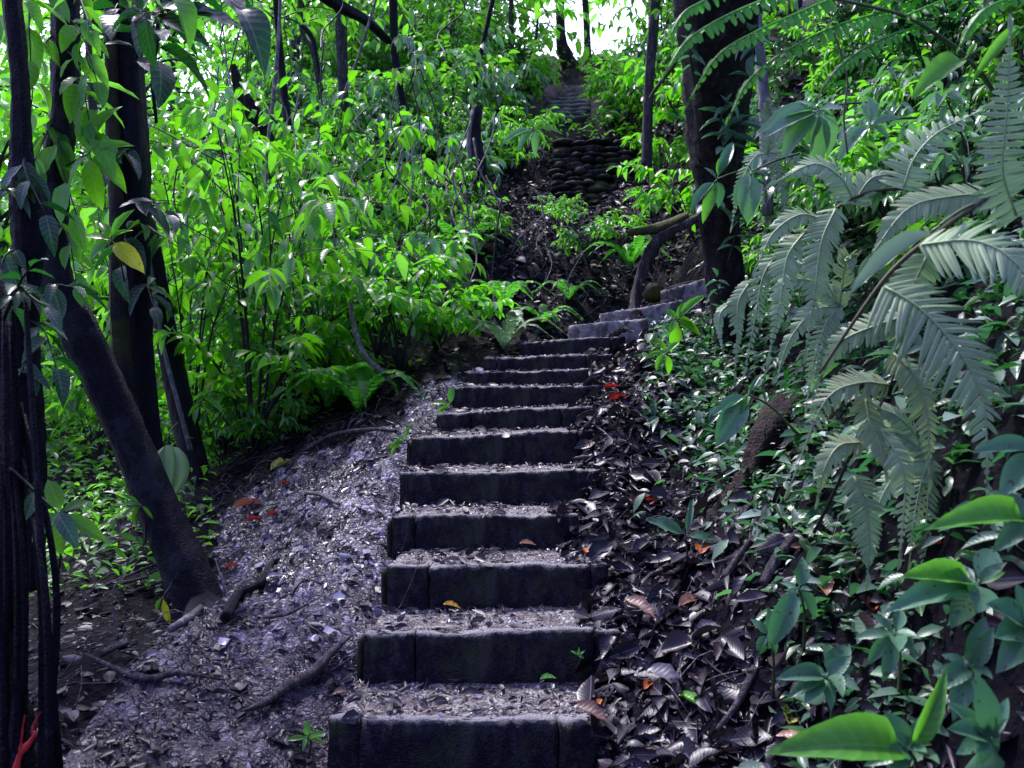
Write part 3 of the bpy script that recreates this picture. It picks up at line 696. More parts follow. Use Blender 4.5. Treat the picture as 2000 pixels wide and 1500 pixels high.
for i, (lb, pts) in enumerate(BT):
    tt, bb, PP = tree_px('forest_tree', lb, 'tree', pts, M['bark_red'] if i == 7 else M['bark_far'] if i not in (0, 3, 4) else M['bark_dark'], 9, .2)
    ms, ml = MB(), MB()
    top = at(pts[-1][0], pts[-1][1], pts[-1][2]); Y = pts[-1][2]
    for k in range(9):
        a = R.random() * 6.28; s = top - bb + np.array([0, 0, R.uniform(-.8, .2) * Y / 12])
        leafy_twig(ms, ml, s, s + np.array([math.cos(a), math.sin(a), R.uniform(-.3, .5)]) * R.uniform(.8, 1.8) * Y / 13, 14, .018 * Y, tpls=TPLF, r=.012)
    ms.build('branch', M['stem_dark'], tt); ml.build('crown', M['leaf_far'], tt)
# slanting limb (fallen)
t, b, P = tree_px('slanting_trunk', 'dark bare trunk slanting down across the top of the hillside', 'tree', [(760, 80, 11, 14), (715, 40, 10.5, 22), (660, 10, 10, 24), (590, -40, 9.6, 30)], M['bark_dark'], 10, .2)
# stumps
t, b, P = tree_px('broken_stump', 'splintered brown stump leaning left in the hillside bushes', 'stump', [(525, 285, 10.5, 34), (500, 230, 10.3, 30), (470, 175, 10.2, 24), (455, 125, 10.1, 10)], M['bark_red'], 12, .35)
t, b, P = tree_px('broken_stump', 'upright hollow dark stump beside the arching pale leaf plant', 'stump', [(935, 350, 9.5, 34), (930, 290, 9.6, 28), (928, 240, 9.6, 24), (932, 208, 9.6, 18)], M['bark_dark'], 12, .3)
mb = MB(); tube(mb, [at(918, 335, 9.4) - b, at(916, 270, 9.45) - b, at(924, 215, 9.5) - b], [.03, .02], 10, 6, .2); mb.build('pale_splinter', M['vine_pale'], t)

# ------------------------------------------------------------------ vines, roots, branches, sticks
def strand(name, label, cat, pts, r, mat, sides=6, rough=.15, group=None, n=None):
    P = [at(*p) for p in pts]; b = P[0]
    mb = MB(); tube(mb, P, r, n or len(P) * 6, sides, rough); o = mb.build(name, mat, loc=b)
    return tag(o, label, cat, group)
strand('hanging_vine', 'pale liana hanging almost straight down through the bushes', 'vine', [(548, -30, 8.5), (545, 60, 8.5), (535, 180, 8.4), (522, 290, 8.3), (520, 370, 8.2)], [.016, .02, .012], M['vine_pale'])
strand('hanging_vine', 'long pale liana curving from the top to the fern hillside', 'vine', [(740, -20, 8), (700, 110, 8), (660, 210, 7.9), (620, 320, 7.8), (575, 410, 7.7), (545, 500, 7.6), (510, 580, 7.5), (490, 640, 7.4)], [.013, .011, .008], M['vine_pale'])
strand('hanging_vine', 'crooked pale vine ending left of the grey fern', 'vine', [(500, 450, 6.6), (500, 520, 6.6), (470, 595, 6.6), (455, 602, 6.6), (470, 640, 6.6), (455, 700, 6.6)], [.014, .016, .01], M['vine_pale'])
strand('hanging_vine', 'pale crooked stem leaning against the earth edge behind the litter path', 'vine', [(683, 555, 5.9), (688, 620, 5.8), (710, 690, 5.7), (745, 725, 5.6), (765, 745, 5.5)], [.016, .02, .014], M['vine_pale'])
strand('hanging_vine', 'thin straight vine hanging from the top over the splintered stump', 'vine', [(495, -20, 7.5), (485, 100, 7.5), (475, 230, 7.5), (455, 380, 7.5)], [.005, .005], M['stem_dark'])
strand('hanging_vine', 'dark knotted vine hanging beside the black trunk', 'vine', [(312, -20, 4.8), (308, 70, 4.8), (298, 155, 4.8), (305, 240, 4.8)], [.016, .01], M['bark_dark'])
strand('hanging_vine', 'twisted black vine loop above the hillside', 'vine', [(590, 50, 10), (600, 60, 10), (612, 80, 10), (618, 110, 10), (625, 160, 10)], [.03, .03, .02], M['bark_dark'])
strand('hanging_vine', 'thin brown vine dangling through the bright fern', 'vine', [(1625, 55, 2.6), (1645, 110, 2.6), (1655, 160, 2.6), (1648, 230, 2.6), (1655, 300, 2.6)], [.003, .003], M['stem_brown'])
strand('hanging_vine', 'pale thin vine hanging over the dark gap by the upright stump', 'vine', [(925, 270, 8.8), (940, 340, 8.7), (985, 410, 8.6)], [.012, .01], M['vine_pale'])
strand('fallen_branch', 'long pale fallen branch crossing the fern hillside', 'branch', [(390, 745, 7.0), (480, 715, 6.9), (560, 680, 6.9), (640, 630, 6.8), (720, 570, 6.7)], [.03, .022, .012], M['stick'])
strand('fallen_branch', 'thinner branch crossing the long pale fallen one', 'branch', [(540, 690, 6.8), (620, 665, 6.8), (700, 640, 6.8)], [.016, .01], M['stick'])
strand('gnarled_root', 'gnarled dark root arching beside the topmost steps', 'root', [(1238, 625, 7.5), (1243, 570, 7.6), (1262, 510, 7.6), (1290, 465, 7.5), (1340, 438, 7.4), (1400, 408, 7.3)], [.06, .045, .06, .04, .03], M['bark_far'], 9, .35)
strand('gnarled_root', 'short mossy root beneath the gnarled arching one', 'root', [(1225, 455, 7.6), (1290, 445, 7.5), (1345, 420, 7.4)], [.03, .045, .03], M['bark_moss'], 8, .3)
def gpts(L, dz=.012):
    out = []; dz = dz + (.022 if L[0][0] < 800 else 0)
    for p in L:
        h = hit(*p[:2]); h[2] += dz; out.append(h)
    return out
def gstrand(name, label, cat, pl, r, mat, dz=.012, sides=7, rough=.2, group=None):
    P = gpts(pl, dz); b = P[0]; mb = MB(); tube(mb, P, r, len(P) * 6, sides, rough)
    return tag(mb.build(name, mat, loc=b), label, cat, group)
gstrand('tree_root', 'arched dark root crossing the litter path toward the lowest step', 'root', [(690, 1262), (655, 1285), (610, 1335), (560, 1362), (515, 1395), (470, 1412)], [.004, .014, .022, .02, .013, .003], M['stick'], .012)
gstrand('tree_root', 'curved dark root running from the leaning tree over the litter', 'root', [(560, 1098), (530, 1118), (508, 1155), (465, 1180), (440, 1225)], [.004, .016, .02, .022, .02], M['bark_lean'], .01)
gstrand('tree_root', 'low dark root across the shaded lower part of the path', 'root', [(170, 1300), (230, 1328), (290, 1348), (350, 1335), (440, 1352)], [.003, .01, .014, .01, .003], M['stick'])
gstrand('fallen_stick', 'pale broken stick lying left of the leaning tree foot', 'stick', [(330, 1250), (365, 1230), (392, 1212)], [.013, .016, .012], M['vine_pale'])
gstrand('fallen_stick', 'short dark log piece lying in the shaded litter', 'stick', [(195, 1300), (220, 1285), (250, 1277)], [.012, .014, .01], M['stick'])
gstrand('fallen_stick', 'thin stick lying along the edge of the litter path top', 'stick', [(600, 895), (650, 868), (720, 858), (775, 858)], [.012, .014, .01], M['stick'], .02)
gstrand('fallen_stick', 'slender twig lying across the middle of the litter path', 'stick', [(515, 1225), (560, 1218), (600, 1200)], [.008, .006], M['stick'])
gstrand('fallen_stick', 'flat pale bark strip on the bright litter', 'stick', [(600, 985), (630, 990), (662, 1000)], [.012, .014, .008], M['vine_pale'])
gstrand('fallen_stick', 'long dark stick propped on the leaf bank beside the mossy trunk foot', 'stick', [(1415, 1145), (1450, 1100), (1480, 1060), (1500, 1000)], [.015, .012, .01], M['stick'], .03)
gstrand('fallen_stick', 'brown rotting stick below the yellow tinged fern', 'stick', [(1490, 1160), (1520, 1110), (1570, 1050)], [.018, .02, .012], M['stick'], .03)
gstrand('fallen_stick', 'pale twig lying on the sixth tread at its right end', 'stick', [(1100, 916), (1150, 912), (1205, 900)], [.01, .012, .01], M['vine_pale'], .01)
gstrand('fallen_stick', 'thin curved twig by the right end of the seventh step', 'stick', [(1165, 845), (1190, 880), (1198, 905)], [.005, .005], M['vine_pale'], .03)
gstrand('fallen_stick', 'short pale twig on the second tread right end', 'stick', [(1145, 1218), (1180, 1205), (1215, 1200)], [.008, .01], M['stick'], .01)
gstrand('fallen_stick', 'slim stick lying on the near leaf bank below the ribbed brown leaf', 'stick', [(1400, 1440), (1440, 1390), (1475, 1320)], [.01, .012], M['stick'], .02)
strand('thin_sprout', 'pale bent bare sprout standing at the leaning tree foot', 'sprout', [(434, 1210, 3.75), (438, 1160, 3.75), (434, 1135, 3.75), (420, 1090, 3.8)], [.006, .005, .003], M['vine_pale'])
strand('thin_sprout', 'pale bent bare sprout in the shade left of the leaning tree', 'sprout', [(240, 1265, 3.4), (222, 1210, 3.4), (222, 1150, 3.4), (245, 1125, 3.45)], [.004, .003], M['vine_pale'])
# twig bundle left
for k in range(7):
    y = 1105 + k * 17
    strand('dry_branch', 'dry dark branch in the low bundle left of the leaning tree', 'branch', [(130 + k * 4, y + 75, 4.0), (220, y + 30 + R.uniform(-8, 8), 4.1), (310 + R.uniform(-10, 10), y - 5 + R.uniform(-6, 6), 4.2)], [.01, .007], M['stick'], group='dry branches left of the leaning tree')
# red forked twig bottom left
b = at(25, 1520, 2.0); t = empty('red_tape', b); tag(t, 'bright red forked strip hanging by the black trunk in the near corner', 'red tape')
def strip(mb, pts, w):
    path = spline(pts, 14); T = np.gradient(path, axis=0)
    V = []; Q = []
    for i, p in enumerate(path):
        s = nz(np.cross(T[i], [0.2, 1, 0])); ww = w * (1.25 - i / 14) * (1 + .25 * math.sin(i * 1.9))
        V += [p - s * ww, p + np.array([0, -.006, 0]), p + s * ww]
        if i: k = (i - 1) * 3; Q += [(k, k + 1, k + 4, k + 3), (k + 1, k + 2, k + 5, k + 4)]
    mb.add(V, Q)
mb = MB(); strip(mb, [at(28, 1520, 2) - b, at(38, 1475, 2) - b, at(58, 1450, 2) - b, at(70, 1430, 2) - b, at(62, 1428, 2) - b, at(80, 1388, 2) - b], .0075); mb.build('fork', plain_mat('red_tape', (.62, .03, .035), .45, (.42, .015, .02)), t)
mb = MB(); strip(mb, [at(30, 1505, 2) - b, at(40, 1460, 2) - b, at(45, 1420, 2) - b, at(50, 1395, 2) - b], .004); mb.build('fork', bpy.data.materials['red_tape'], t)
# stone
h = hit(1240, 1478); mb = MB(); blob(mb, np.zeros(3), (.028, .03, .042), 3, .1); o = mb.build('pebble', plain_mat('pebble', (.13, .14, .13), .4), put=h); tag(o, 'smooth grey egg shaped stone in the leaves by the lowest step', 'stone')
h = hit(1272, 575, 5) ; mb = MB(); blob(mb, np.zeros(3), (.1, .1, .09), 3, .15); o = mb.build('mossy_rock', M['bark_moss'], put=at(1278, 572, 7.9)); tag(o, 'rounded green mossy rock beside the topmost step', 'rock')

# ------------------------------------------------------------------ leaf litter (nobody could count it)
def scatter_leaves(mb, X, Y, L0, L1, ratio=(.35, .6), tilt=.45, lift=.012, tpls=TPLD):
    n = len(X); z = ground(X, Y); N = gnormal(X, Y)
    a = NR.rand(n) * 6.283
    D = np.stack([np.cos(a), np.sin(a), np.zeros(n)], 1); D += NR.randn(n, 3) * tilt * .5
    D -= N * (D * N).sum(1, keepdims=True) * .75
    N = N + NR.randn(n, 3) * tilt
    L = L0 + (L1 - L0) * NR.rand(n) ** 2.6
    P = np.stack([X, Y, z + lift * (.3 + NR.rand(n))], 1)
    batch_mix(mb, tpls, P, D, N, L, L * NR.uniform(ratio[0], ratio[1], n))
def inpath(X, Y):
    "pale litter on the left path"
    xl = np.interp(Y, SC[:, 1], SL[:, 0])
    px = 1000 + X * F / Y; z = terr(X, Y); py = 750 - (z - EYE) * F / Y
    edge = np.interp(py, [820, 900, 1000, 1150, 1300, 1500], [800, 570, 440, 420, 260, 120])
    return (X < xl + .02) & (px > edge) & (Y < 5.8)
n = 90000
X = NR.uniform(-2.2, .1, n); Y = NR.uniform(2.3, 5.9, n)
m = inpath(X, Y); X, Y = X[m], Y[m]
px = 1000 + X * F / Y; py = 750 - (terr(X, Y) - EYE) * F / Y
pale = NR.rand(len(X)) < np.clip((1500 - py) / 260, .15, .93) * np.clip((px - 150) / 300, .15, 1)
_pn = np.sin(X * 9 + 2 * np.sin(Y * 5)) * np.sin(Y * 11 + 1.5 * np.sin(X * 7)) + .7 * np.sin(X * 23 + Y * 17) * np.sin(Y * 29 - X * 13)
pale &= (_pn > -.55) | (NR.rand(len(X)) < .25)
mb = MB(); scatter_leaves(mb, X[pale][:1500], Y[pale][:1500], .008, .07, (.12, .9), .3, .022, TPLP + TPLD[1:4]); tag(mb.build('leaf_litter', M['litter_pale']), 'pale wet trodden dead leaves covering the path left of the steps', 'leaf litter', kind='stuff')
Xd = np.concatenate([X[~pale][:2500], NR.uniform(-3.4, 0, 12000)]); Yd = np.concatenate([Y[~pale][:2500], NR.uniform(2.2, 6.8, 12000)])
mb = MB(); scatter_leaves(mb, Xd, Yd, .01, .08, (.15, .8), .3, .008, TPLP + TPLD[:2])
# right bank litter: bigger leaves
n = 30000; X = NR.uniform(.1, 2.0, n); Y = NR.uniform(1.7, 7.5, n)
xr = np.interp(Y, SC[:, 1], SR[:, 0]); m = (X > xr - .12) & (X < xr + .95 + NR.rand(n) * .4) & (NR.rand(n) < np.clip(1.4 - (X - xr) * 1.2, .1, 1)); X, Y = X[m][:9500], Y[m][:9500]
_px = 1000 + X * F / Y; _py = 750 - (terr(X, Y) - EYE) * F / Y; _k = ~((_px > 1560) & (_py < 1120)) & ~((_px > 1330) & (_py < 900) & (NR.rand(len(X)) < .6)); X, Y = X[_k], Y[_k]
scatter_leaves(mb, X, Y, .014, .14, (.15, .7), .34, .018)
X = NR.uniform(-.3, 3.0, 9000); Y = NR.uniform(7, 14, 9000); _k = ~((Y < 8.3) & (X > .6) & (X < 1.95)); X, Y = X[_k], Y[_k]; scatter_leaves(mb, X, Y, .06, .16, (.3, .6), .4, .03)
tag(mb.build('leaf_litter', M['litter_dark']), 'dark wet dead leaves heaped on the bank and shaded ground', 'leaf litter', kind='stuff')
# thin scatter of crumbs and leaves on treads
mb = MB(); X = []; Y = []
for i in range(13):
    k = int(110 - i * 5); t = NR.rand(k) ** .6
    X.append(SL[i, 0] + (SR[i, 0] - SL[i, 0]) * t); Y.append(SC[i, 1] + .03 + (SC[i + 1, 1] - SC[i, 1] - .05) * NR.rand(k) ** .7)
X = np.concatenate(X); Y = np.concatenate(Y); scatter_leaves(mb, X, Y, .01, .045, (.3, .6), .16, .004)
tag(mb.build('tread_litter', M['litter_dark']), 'small dead leaf scraps scattered on the treads', 'leaf litter', kind='stuff')
mb = MB(); X = []; Y = []
for i in range(13):
    k = int(130 - i * 6); t = NR.rand(k)
    X.append(SL[i, 0] + (SR[i, 0] - SL[i, 0]) * t); Y.append(SC[i, 1] + .02 + (SC[i + 1, 1] - SC[i, 1] - .04) * NR.rand(k))
X = np.concatenate(X); Y = np.concatenate(Y); scatter_leaves(mb, X, Y, .006, .024, (.4, .8), .3, .004)
tag(mb.build('tread_litter', M['litter_pale']), 'tiny pale grit and leaf crumbs on the treads', 'grit', kind='stuff')
X = NR.uniform(-2.0, .05, 9000); Y = NR.uniform(2.4, 5.8, 9000); m = inpath(X, Y); X, Y = X[m], Y[m]
mb = MB(); scatter_leaves(mb, X, Y, .008, .04, (.06, .5), .35, .012, TPLP + TPLD[1:3])
tag(mb.build('leaf_scraps', M['litter_dark']), 'dark leaf scraps and fibres trodden over the pale litter', 'leaf scraps', kind='stuff')
# twigs
mb = MB()
for k in range(750):
    if k < 380: x, y = R.uniform(-2.3, -.2), R.uniform(2.5, 5.8)
    elif k < 600: x, y = R.uniform(.35, 1.3), R.uniform(2.3, 7)
    else: x, y = R.uniform(-.5, 2.5), R.uniform(7.2, 12)
    xl_ = np.interp(y, SC[:, 1], SL[:, 0]); xr_ = np.interp(y, SC[:, 1], SR[:, 0])
    if xl_ < x < xr_ and y < 8: continue
    a = R.gauss(.5, .9); l = R.uniform(.05, .22) * (1 if y < 7 else 2)
    p0 = np.array([x, y]); p1 = p0 + np.array([math.cos(a), math.sin(a)]) * l
    z = ground([p0[0], (p0[0] + p1[0]) / 2, p1[0]], [p0[1], (p0[1] + p1[1]) / 2, p1[1]])
    c = np.array([(p0[0] + p1[0]) / 2 + R.uniform(-.02, .02), (p0[1] + p1[1]) / 2, z[1] + .02])
    tube(mb, [(p0[0], p0[1], z[0] + .012), c, (p1[0], p1[1], z[2] + R.uniform(.01, .04))], [R.uniform(.002, .005), .0015], 5, 4)
tag(mb.build('twig_litter', M['vine_pale']) if 0 else mb.build('twig_litter', M['stick']), 'thin dark twigs strewn over the litter', 'twigs', kind='stuff')

mb = MB()
for k in range(260):
    if k < 120: x, y = R.uniform(-.3, 2.2), R.uniform(7.6, 11.5)
    elif k < 200: x, y = R.uniform(-2, -.5), R.uniform(3, 5.6)
    else: x, y = R.uniform(.5, 1.2), R.uniform(2.4, 6)
    a = R.uniform(0, 6.28); l = R.uniform(.06, .25) * (1 if y < 7 else 2.2)
    z0, z1 = ground([x, x + math.cos(a) * l], [y, y + math.sin(a) * l])
    tube(mb, [(x, y, z0 + .01), (x + math.cos(a + .3) * l * .5, y + math.sin(a + .3) * l * .5, (z0 + z1) / 2 + R.uniform(.02, .08)), (x + math.cos(a) * l, y + math.sin(a) * l, z1 + .01)], [.0025, .0015 if y < 7 else .004], 6, 4)
tag(mb.build('twig_litter', M['vine_pale']), 'pale thin rootlets and twigs lying in the gully and litter', 'twigs', kind='stuff')
R.seed(404)
for k in range(44):
    Y = R.uniform(5.8, 9.5); px = R.uniform(300, 1000); y0 = R.uniform(-40, 330) if k % 2 else R.uniform(200, 420); l = R.uniform(90, 330)
    dx = R.uniform(-60, 40)
    strand('thin_vine', 'thin bare stem hanging loose among the hillside bushes', 'vine', [(px, y0, Y), (px + dx * .3 + R.uniform(-35, 35), y0 + l * .35, Y), (px + dx * .8 + R.uniform(-30, 30), y0 + l * .7, Y - .1), (px + dx + R.uniform(-10, 10), y0 + l, Y - .3)], [.0075 * Y / 8, .006], M['vine_pale'] if k % 3 else M['stem_dark'], 4, 0, 'thin bare stems hanging on the hillside')
mb = MB()
for k in range(520):
    x, y = R.uniform(-2.1, -.35), R.uniform(2.5, 5.6)
    if x > np.interp(y, SC[:, 1], SL[:, 0]) - .03: continue
    a = R.gauss(.4, 1.0); l = R.uniform(.04, .2)
    z0, z1 = ground([x, x + math.cos(a) * l], [y, y + math.sin(a) * l])
    tube(mb, [(x, y, z0 + .006), (x + math.cos(a + .3) * l * .5, y + math.sin(a + .3) * l * .5, (z0 + z1) / 2 + R.uniform(.004, .02)), (x + math.cos(a) * l, y + math.sin(a) * l, z1 + .006)], [.0018, .001], 5, 4)
tag(mb.build('twig_litter', M['bark_dark']), 'fine black rootlets matted into the trodden litter', 'rootlets', kind='stuff')
R.seed(505)
for k in range(30):
    px = R.uniform(730, 1070); y0 = R.uniform(300, 430); l = R.uniform(50, 170); Y = R.uniform(8.2, 9.6)
    if k % 3 == 2: px = R.uniform(1000, 1360); y0 = R.uniform(400, 520); l = R.uniform(40, 110); Y = R.uniform(7.8, 9)
    dx = R.uniform(-70, 70)
    strand('thin_root', 'thin pale root trailing in the dark hollow of the slope', 'root', [(px, y0, Y), (px + dx * .5 + R.uniform(-15, 15), y0 + l * .5, Y - .2), (px + dx, y0 + l, Y - .3)], [R.uniform(.006, .012), .004], M['stick'] if k % 2 else M['vine_pale'], 4, 0, 'thin roots trailing in the dark hollow')
# individual coloured leaves
def cleaf(px, py, L, ang, mat, label, w=.42, lift=.035, tilt=(0, -.35), name='fallen_leaf', tp=None):
    h = hit(px, py); h[2] += lift + (.015 if px < 760 else 0)
    d = np.array([math.cos(ang), math.sin(ang), .25 * math.sin(ang) + .1]); n = np.array([tilt[0], tilt[1], 1.0])
    mb = MB(); batch(mb, tp or leaf_tpl(8, .35, .2, .04, .1), np.zeros((1, 3)), d[None], n[None], L, L * w)
    tag(mb.build(name, mat, put=h), label, 'fallen leaf')
def cm(name, c, tr=.2): return leaf_mat(name, [c, tuple(x * .8 for x in c)], tuple(min(1, x * 1.4) for x in c), tr, .4, veins=8, mid=tuple(x * .6 for x in c))
CR = cm('leaf_red', (.5, .03, .02)); CO = cm('leaf_orange', (.6, .16, .03)); CY = cm('leaf_yellow', (.7, .42, .03)); CG = cm('leaf_fresh', (.16, .45, .05)); CB = cm('leaf_brown', (.22, .11, .09)); CT = cm('leaf_tan', (.5, .26, .17)); CGr = cm('leaf_greyed', (.13, .13, .17)); CYG = leaf_mat('leaf_spotted', [(.5, .5, .08), (.5, .5, .08)], (.5, .6, .1), .2, .4, spots=.42)
for a in [(1188, 800, .16, .5, CR, 'long curled red leaf right of the eighth step', .25), (1178, 775, .12, .3, CR, 'thin red leaf just above the long curled red one', .2), (1195, 818, .11, .3, CY, 'narrow yellow leaf below the curled red leaf', .22),
          (1232, 998, .14, .15, CR, 'ribbed red leaf lying right of the fourth step', .3), (1145, 1096, .045, 1.3, CO, 'small orange leaf on the end of the third tread', .8), (866, 1198, .07, -.3, CY, 'yellow curled leaf at the foot of the third riser', .3),
          (1015, 1078, .07, -.1, CT, 'flat tan leaf at the foot of the fourth riser', .35), (1368, 1100, .085, 1.2, CO, 'orange brown leaf on the dark bank', .65), (1312, 1118, .08, .7, CO, 'small orange curled leaf left of the orange brown one', .35),
          (1325, 1205, .13, .5, CT, 'pinkish tan curved leaf on the dark bank', .35), (1218, 1195, .15, -.8, CB, 'large curled brown leaf off the end of the second tread', .42), (1160, 1345, .14, .3, CB, 'ribbed reddish brown leaf by the second riser end', .28),
          (1262, 1335, .15, -.7, CGr, 'smooth grey oval leaf beside the lowest tread', .5), (1325, 1385, .11, -.8, CG, 'fresh green fallen leaf near the grey oval leaf', .3), (1540, 1440, .1, .9, CYG, 'spotted yellow green leaf on the bank foot', .6),
          (455, 1016, .17, .4, CO, 'orange leaf caught at the litter path edge', .3), (478, 1045, .1, .5, CR, 'small red leaf below the orange edge leaf', .3), (520, 1028, .1, .6, CR, 'narrow red leaf on the bright litter', .25), (528, 935, .2, .9, CYG, 'green and red edged leaf at the far path edge', .3),
          (545, 965, .08, .9, CR, 'tiny red leaf in the far path edge twigs', .3), (438, 1138, .08, .5, CR, 'red leaf beside the leaning tree foot', .35), (1258, 1372, .07, .9, CO, 'rolled orange leaf by the lowest tread end', .45), (1168, 1345 + 108, .05, 1.3, CO, 'tiny orange leaf right of the lowest riser', .4),
          (1120, 1420, .13, -.6, CB, 'brown leaf hanging over the lowest step edge', .4), (900, 1380, .075, .2, M['litter_dark'], 'single black leaf in the middle of the lowest tread', .5), (1055, 1348, .06, .2, CG, 'small green leaf at the foot of the second riser', .4),
          (1545, 1095, .1, -.1, CT, 'round tan leaf caught in the bank seedlings', .8), (1615, 1190, .13, 1.5, CT, 'pinkish curled leaf hanging in the bank hollow', .5), (1700, 1225, .1, .9, CO, 'salmon leaf between the bank plants', .4), (1815, 1095, .07, -.3, CR, 'red leaf in the dark hollow under the big fern', .45),
          (285, 1320, .06, .6, M['litter_pale'], 'bright white leaf in the shaded litter', .5), (520, 1155, .07, .4, M['litter_pale'], 'pale cream leaf on the litter path', .6), (1590, 1492, .1, 2.6, CT, 'large curled tan leaf at the near bank foot', .5), (650, 1385, .06, .3, CB, 'brown leaf tucked left of the second step', .5)]:
    cleaf(*a)

# ------------------------------------------------------------------ plants
def make_shrub(name, label, cat, seed, mat, nst=7, H=.8, spread=.6, nl=11, L=.15, ratio=.42, droop=.35, tpls=TPL, group=None, twig=2, smat='stem_dark', loc=(0, 0, 0)):
    global R, NR
    R.seed(seed); NR.seed(seed)
    t = empty(name, loc); tag(t, label, cat, group)
    ms, ml = MB(), MB()
    for s in range(nst):
        a = s / nst * 6.28 + R.uniform(-.4, .4); rr = spread * R.uniform(.35, 1)
        hh = H * R.uniform(.55, 1.05)
        e = np.array([math.cos(a) * rr, math.sin(a) * rr, hh])
        mid = e * np.array([.4, .4, .65])
        path = tube(ms, [np.zeros(3), mid, e], [min(.011, .006 * H + .004), .0025], 8, 5)
        for w in range(twig + 1):
            if w < twig:
                p0 = path[R.randint(3, 6)]; aa = a + R.uniform(-1.6, 1.6); ll = H * R.uniform(.25, .5)
                p1 = p0 + np.array([math.cos(aa), math.sin(aa), R.uniform(-.3, .5)]) * ll
            else: p0 = path[4]; p1 = path[-1]
            leafy_twig(ms, ml, p0, p1, nl, L, ratio, droop, tpls, .004)
    ms.build('stem', M[smat], t); ml.build('foliage', M[mat], t)
    return t

def fern_blade(mb, pts, wid, nl=26, hint=(0, -.6, .6), droop=.14, fwd=.4, tipw=.12, basew=.75, only=None, midr=.003, mbs=None, ang=None, lw=.88):
    """comb-like blade along the polyline pts (world), wid = half width"""
    path = spline(pts, nl + 1)
    T = np.gradient(path, axis=0); T /= np.linalg.norm(T, axis=1, keepdims=True)
    h = nz(hint); seg = np.linalg.norm(path[1] - path[0])
    P = []; D = []; N = []; Ls = []; Ws = []; Mi = []
    for i in range(nl + 1):
        u = i / nl
        n = nz(h - T[i] * np.dot(h, T[i])); s = np.cross(T[i], n)
        prof = wid * (basew + (1 - basew) * min(1, u * 4)) * max(tipw * .5, (1 - u ** 2.2)) 
        prof = prof * (1 if u < .8 else 1 - (u - .8) * 1.2)
        for sg in (1, -1):
            if (only and sg != only) or R.random() < .025: continue
            d = s * sg + T[i] * (fwd + .5 * u) - n * droop * R.uniform(.6, 1.4)
            P.append(path[i]); D.append(nz(d + np.array([R.gauss(0, .06), R.gauss(0, .06), R.gauss(0, .06)]))); N.append(n + np.array([R.gauss(0, .18), R.gauss(0, .18), R.gauss(0, .18)])); Ls.append(prof * R.uniform(.82, 1.08) * (.5 if R.random() < .03 else 1)); Ws.append(seg * lw * R.uniform(.92, 1.06)); Mi.append(-sg)
    batch(mb, LOBE, np.array(P), np.array(D), np.array(N), np.array(Ls), np.array(Ws), np.array(Mi, float))
    # tip
    batch(mb, TPL[0], path[-1:], T[-1:], np.array([h]), wid * .7, wid * .16)
    tube(mbs if mbs is not None else mb, [p for p in path[::max(1, nl // 8)]] + [path[-1]], [midr, midr * .4], 16, 4)

def make_fern(name, label, seed, mat, nf=8, L=.7, w=.11, loc=(0, 0, 0), group=None, up=.6, nl=22):
    R.seed(seed); t = empty(name, loc); tag(t, label, 'fern', group)
    for k in range(nf):
        a = k / nf * 6.28 + R.uniform(-.3, .3); l = L * R.uniform(.7, 1.1)
        c, s = math.cos(a), math.sin(a)
        pts = [(0, 0, 0), (c * l * .3, s * l * .3, l * up * .7), (c * l * .65, s * l * .65, l * up * .85), (c * l, s * l, l * up * .45)]
        mb = MB(); fern_blade(mb, pts, w, nl, (0, 0, 1), .15, .3, basew=.25); mb.build('frond', M[mat], t)
    return t

def clone(o, loc, rz, sc, label=None, group=None):
    c = o.copy(); col.objects.link(c); c.location = tuple(loc); c.rotation_euler = (R.uniform(-.12, .12), R.uniform(-.12, .12), rz); c.scale = (sc, sc, sc)
    if label: c['label'] = label
    if group: c['group'] = group
    for ch in o.children:
        d = ch.copy(); col.objects.link(d); d.parent = c
    return c

# ---- hillside shrubs
SH = [make_shrub('broad_leaved_shrub', 'bushy shrub with broad glossy leaves in the hillside thicket', 'shrub', 1, 'leaf_mid', 8, .85, .6, 12, .12, .45, .35),
      make_shrub('bright_shrub', 'bright shrub with backlit yellow green leaves on the hillside', 'shrub', 2, 'leaf_bright', 8, .8, .6, 12, .115, .42, .45),
      make_shrub('narrow_leaved_shrub', 'low shrub with drooping narrow leaves on the hillside', 'shrub', 3, 'leaf_mid', 9, .6, .6, 11, .14, .26, .6),
      make_shrub('grey_shrub', 'grey glossed shrub with long leaves painted pale as sky glint on the hillside', 'shrub', 4, 'leaf_grey_glint', 7, .75, .6, 11, .13, .36, .5),
      make_shrub('fine_leaved_shrub', 'fine leaved green shrub filling the hillside tangle', 'shrub', 5, 'leaf_bright', 9, .8, .6, 14, .09, .5, .3),
      make_shrub('dark_shrub', 'dark shrub with small oval leaves on the hillside', 'shrub', 6, 'leaf_dark', 8, .8, .6, 10, .12, .45, .35)]
SG = ['broad leaved shrubs on the hillside', 'yellow green shrubs on the hillside', 'drooping narrow leaved shrubs', 'grey glossed shrubs on the hillside', 'fine leaved shrubs on the hillside', 'dark small leaved shrubs on the hillside']
FE = [make_fern('fern', 'small green fern clump low on the hillside', 21, 'fern_green', 8, .6, .1), make_fern('fern', 'small grey fern clump on the shaded slope', 22, 'fern_grey', 7, .6, .1)]
FG = ['small green ferns on the hillside', 'small grey ferns on the slope']
SH.append(make_shrub('sapling', 'tall spindly sapling with drooping broad leaves in the thicket', 'sapling', 7, 'leaf_mid', 6, 2.0, .6, 12, .14, .4, .75, twig=4))
SH.append(make_shrub('sapling', 'tall backlit sapling with hanging bright leaves in the thicket', 'sapling', 8, 'leaf_bright', 6, 1.8, .55, 12, .12, .42, .8, twig=4))
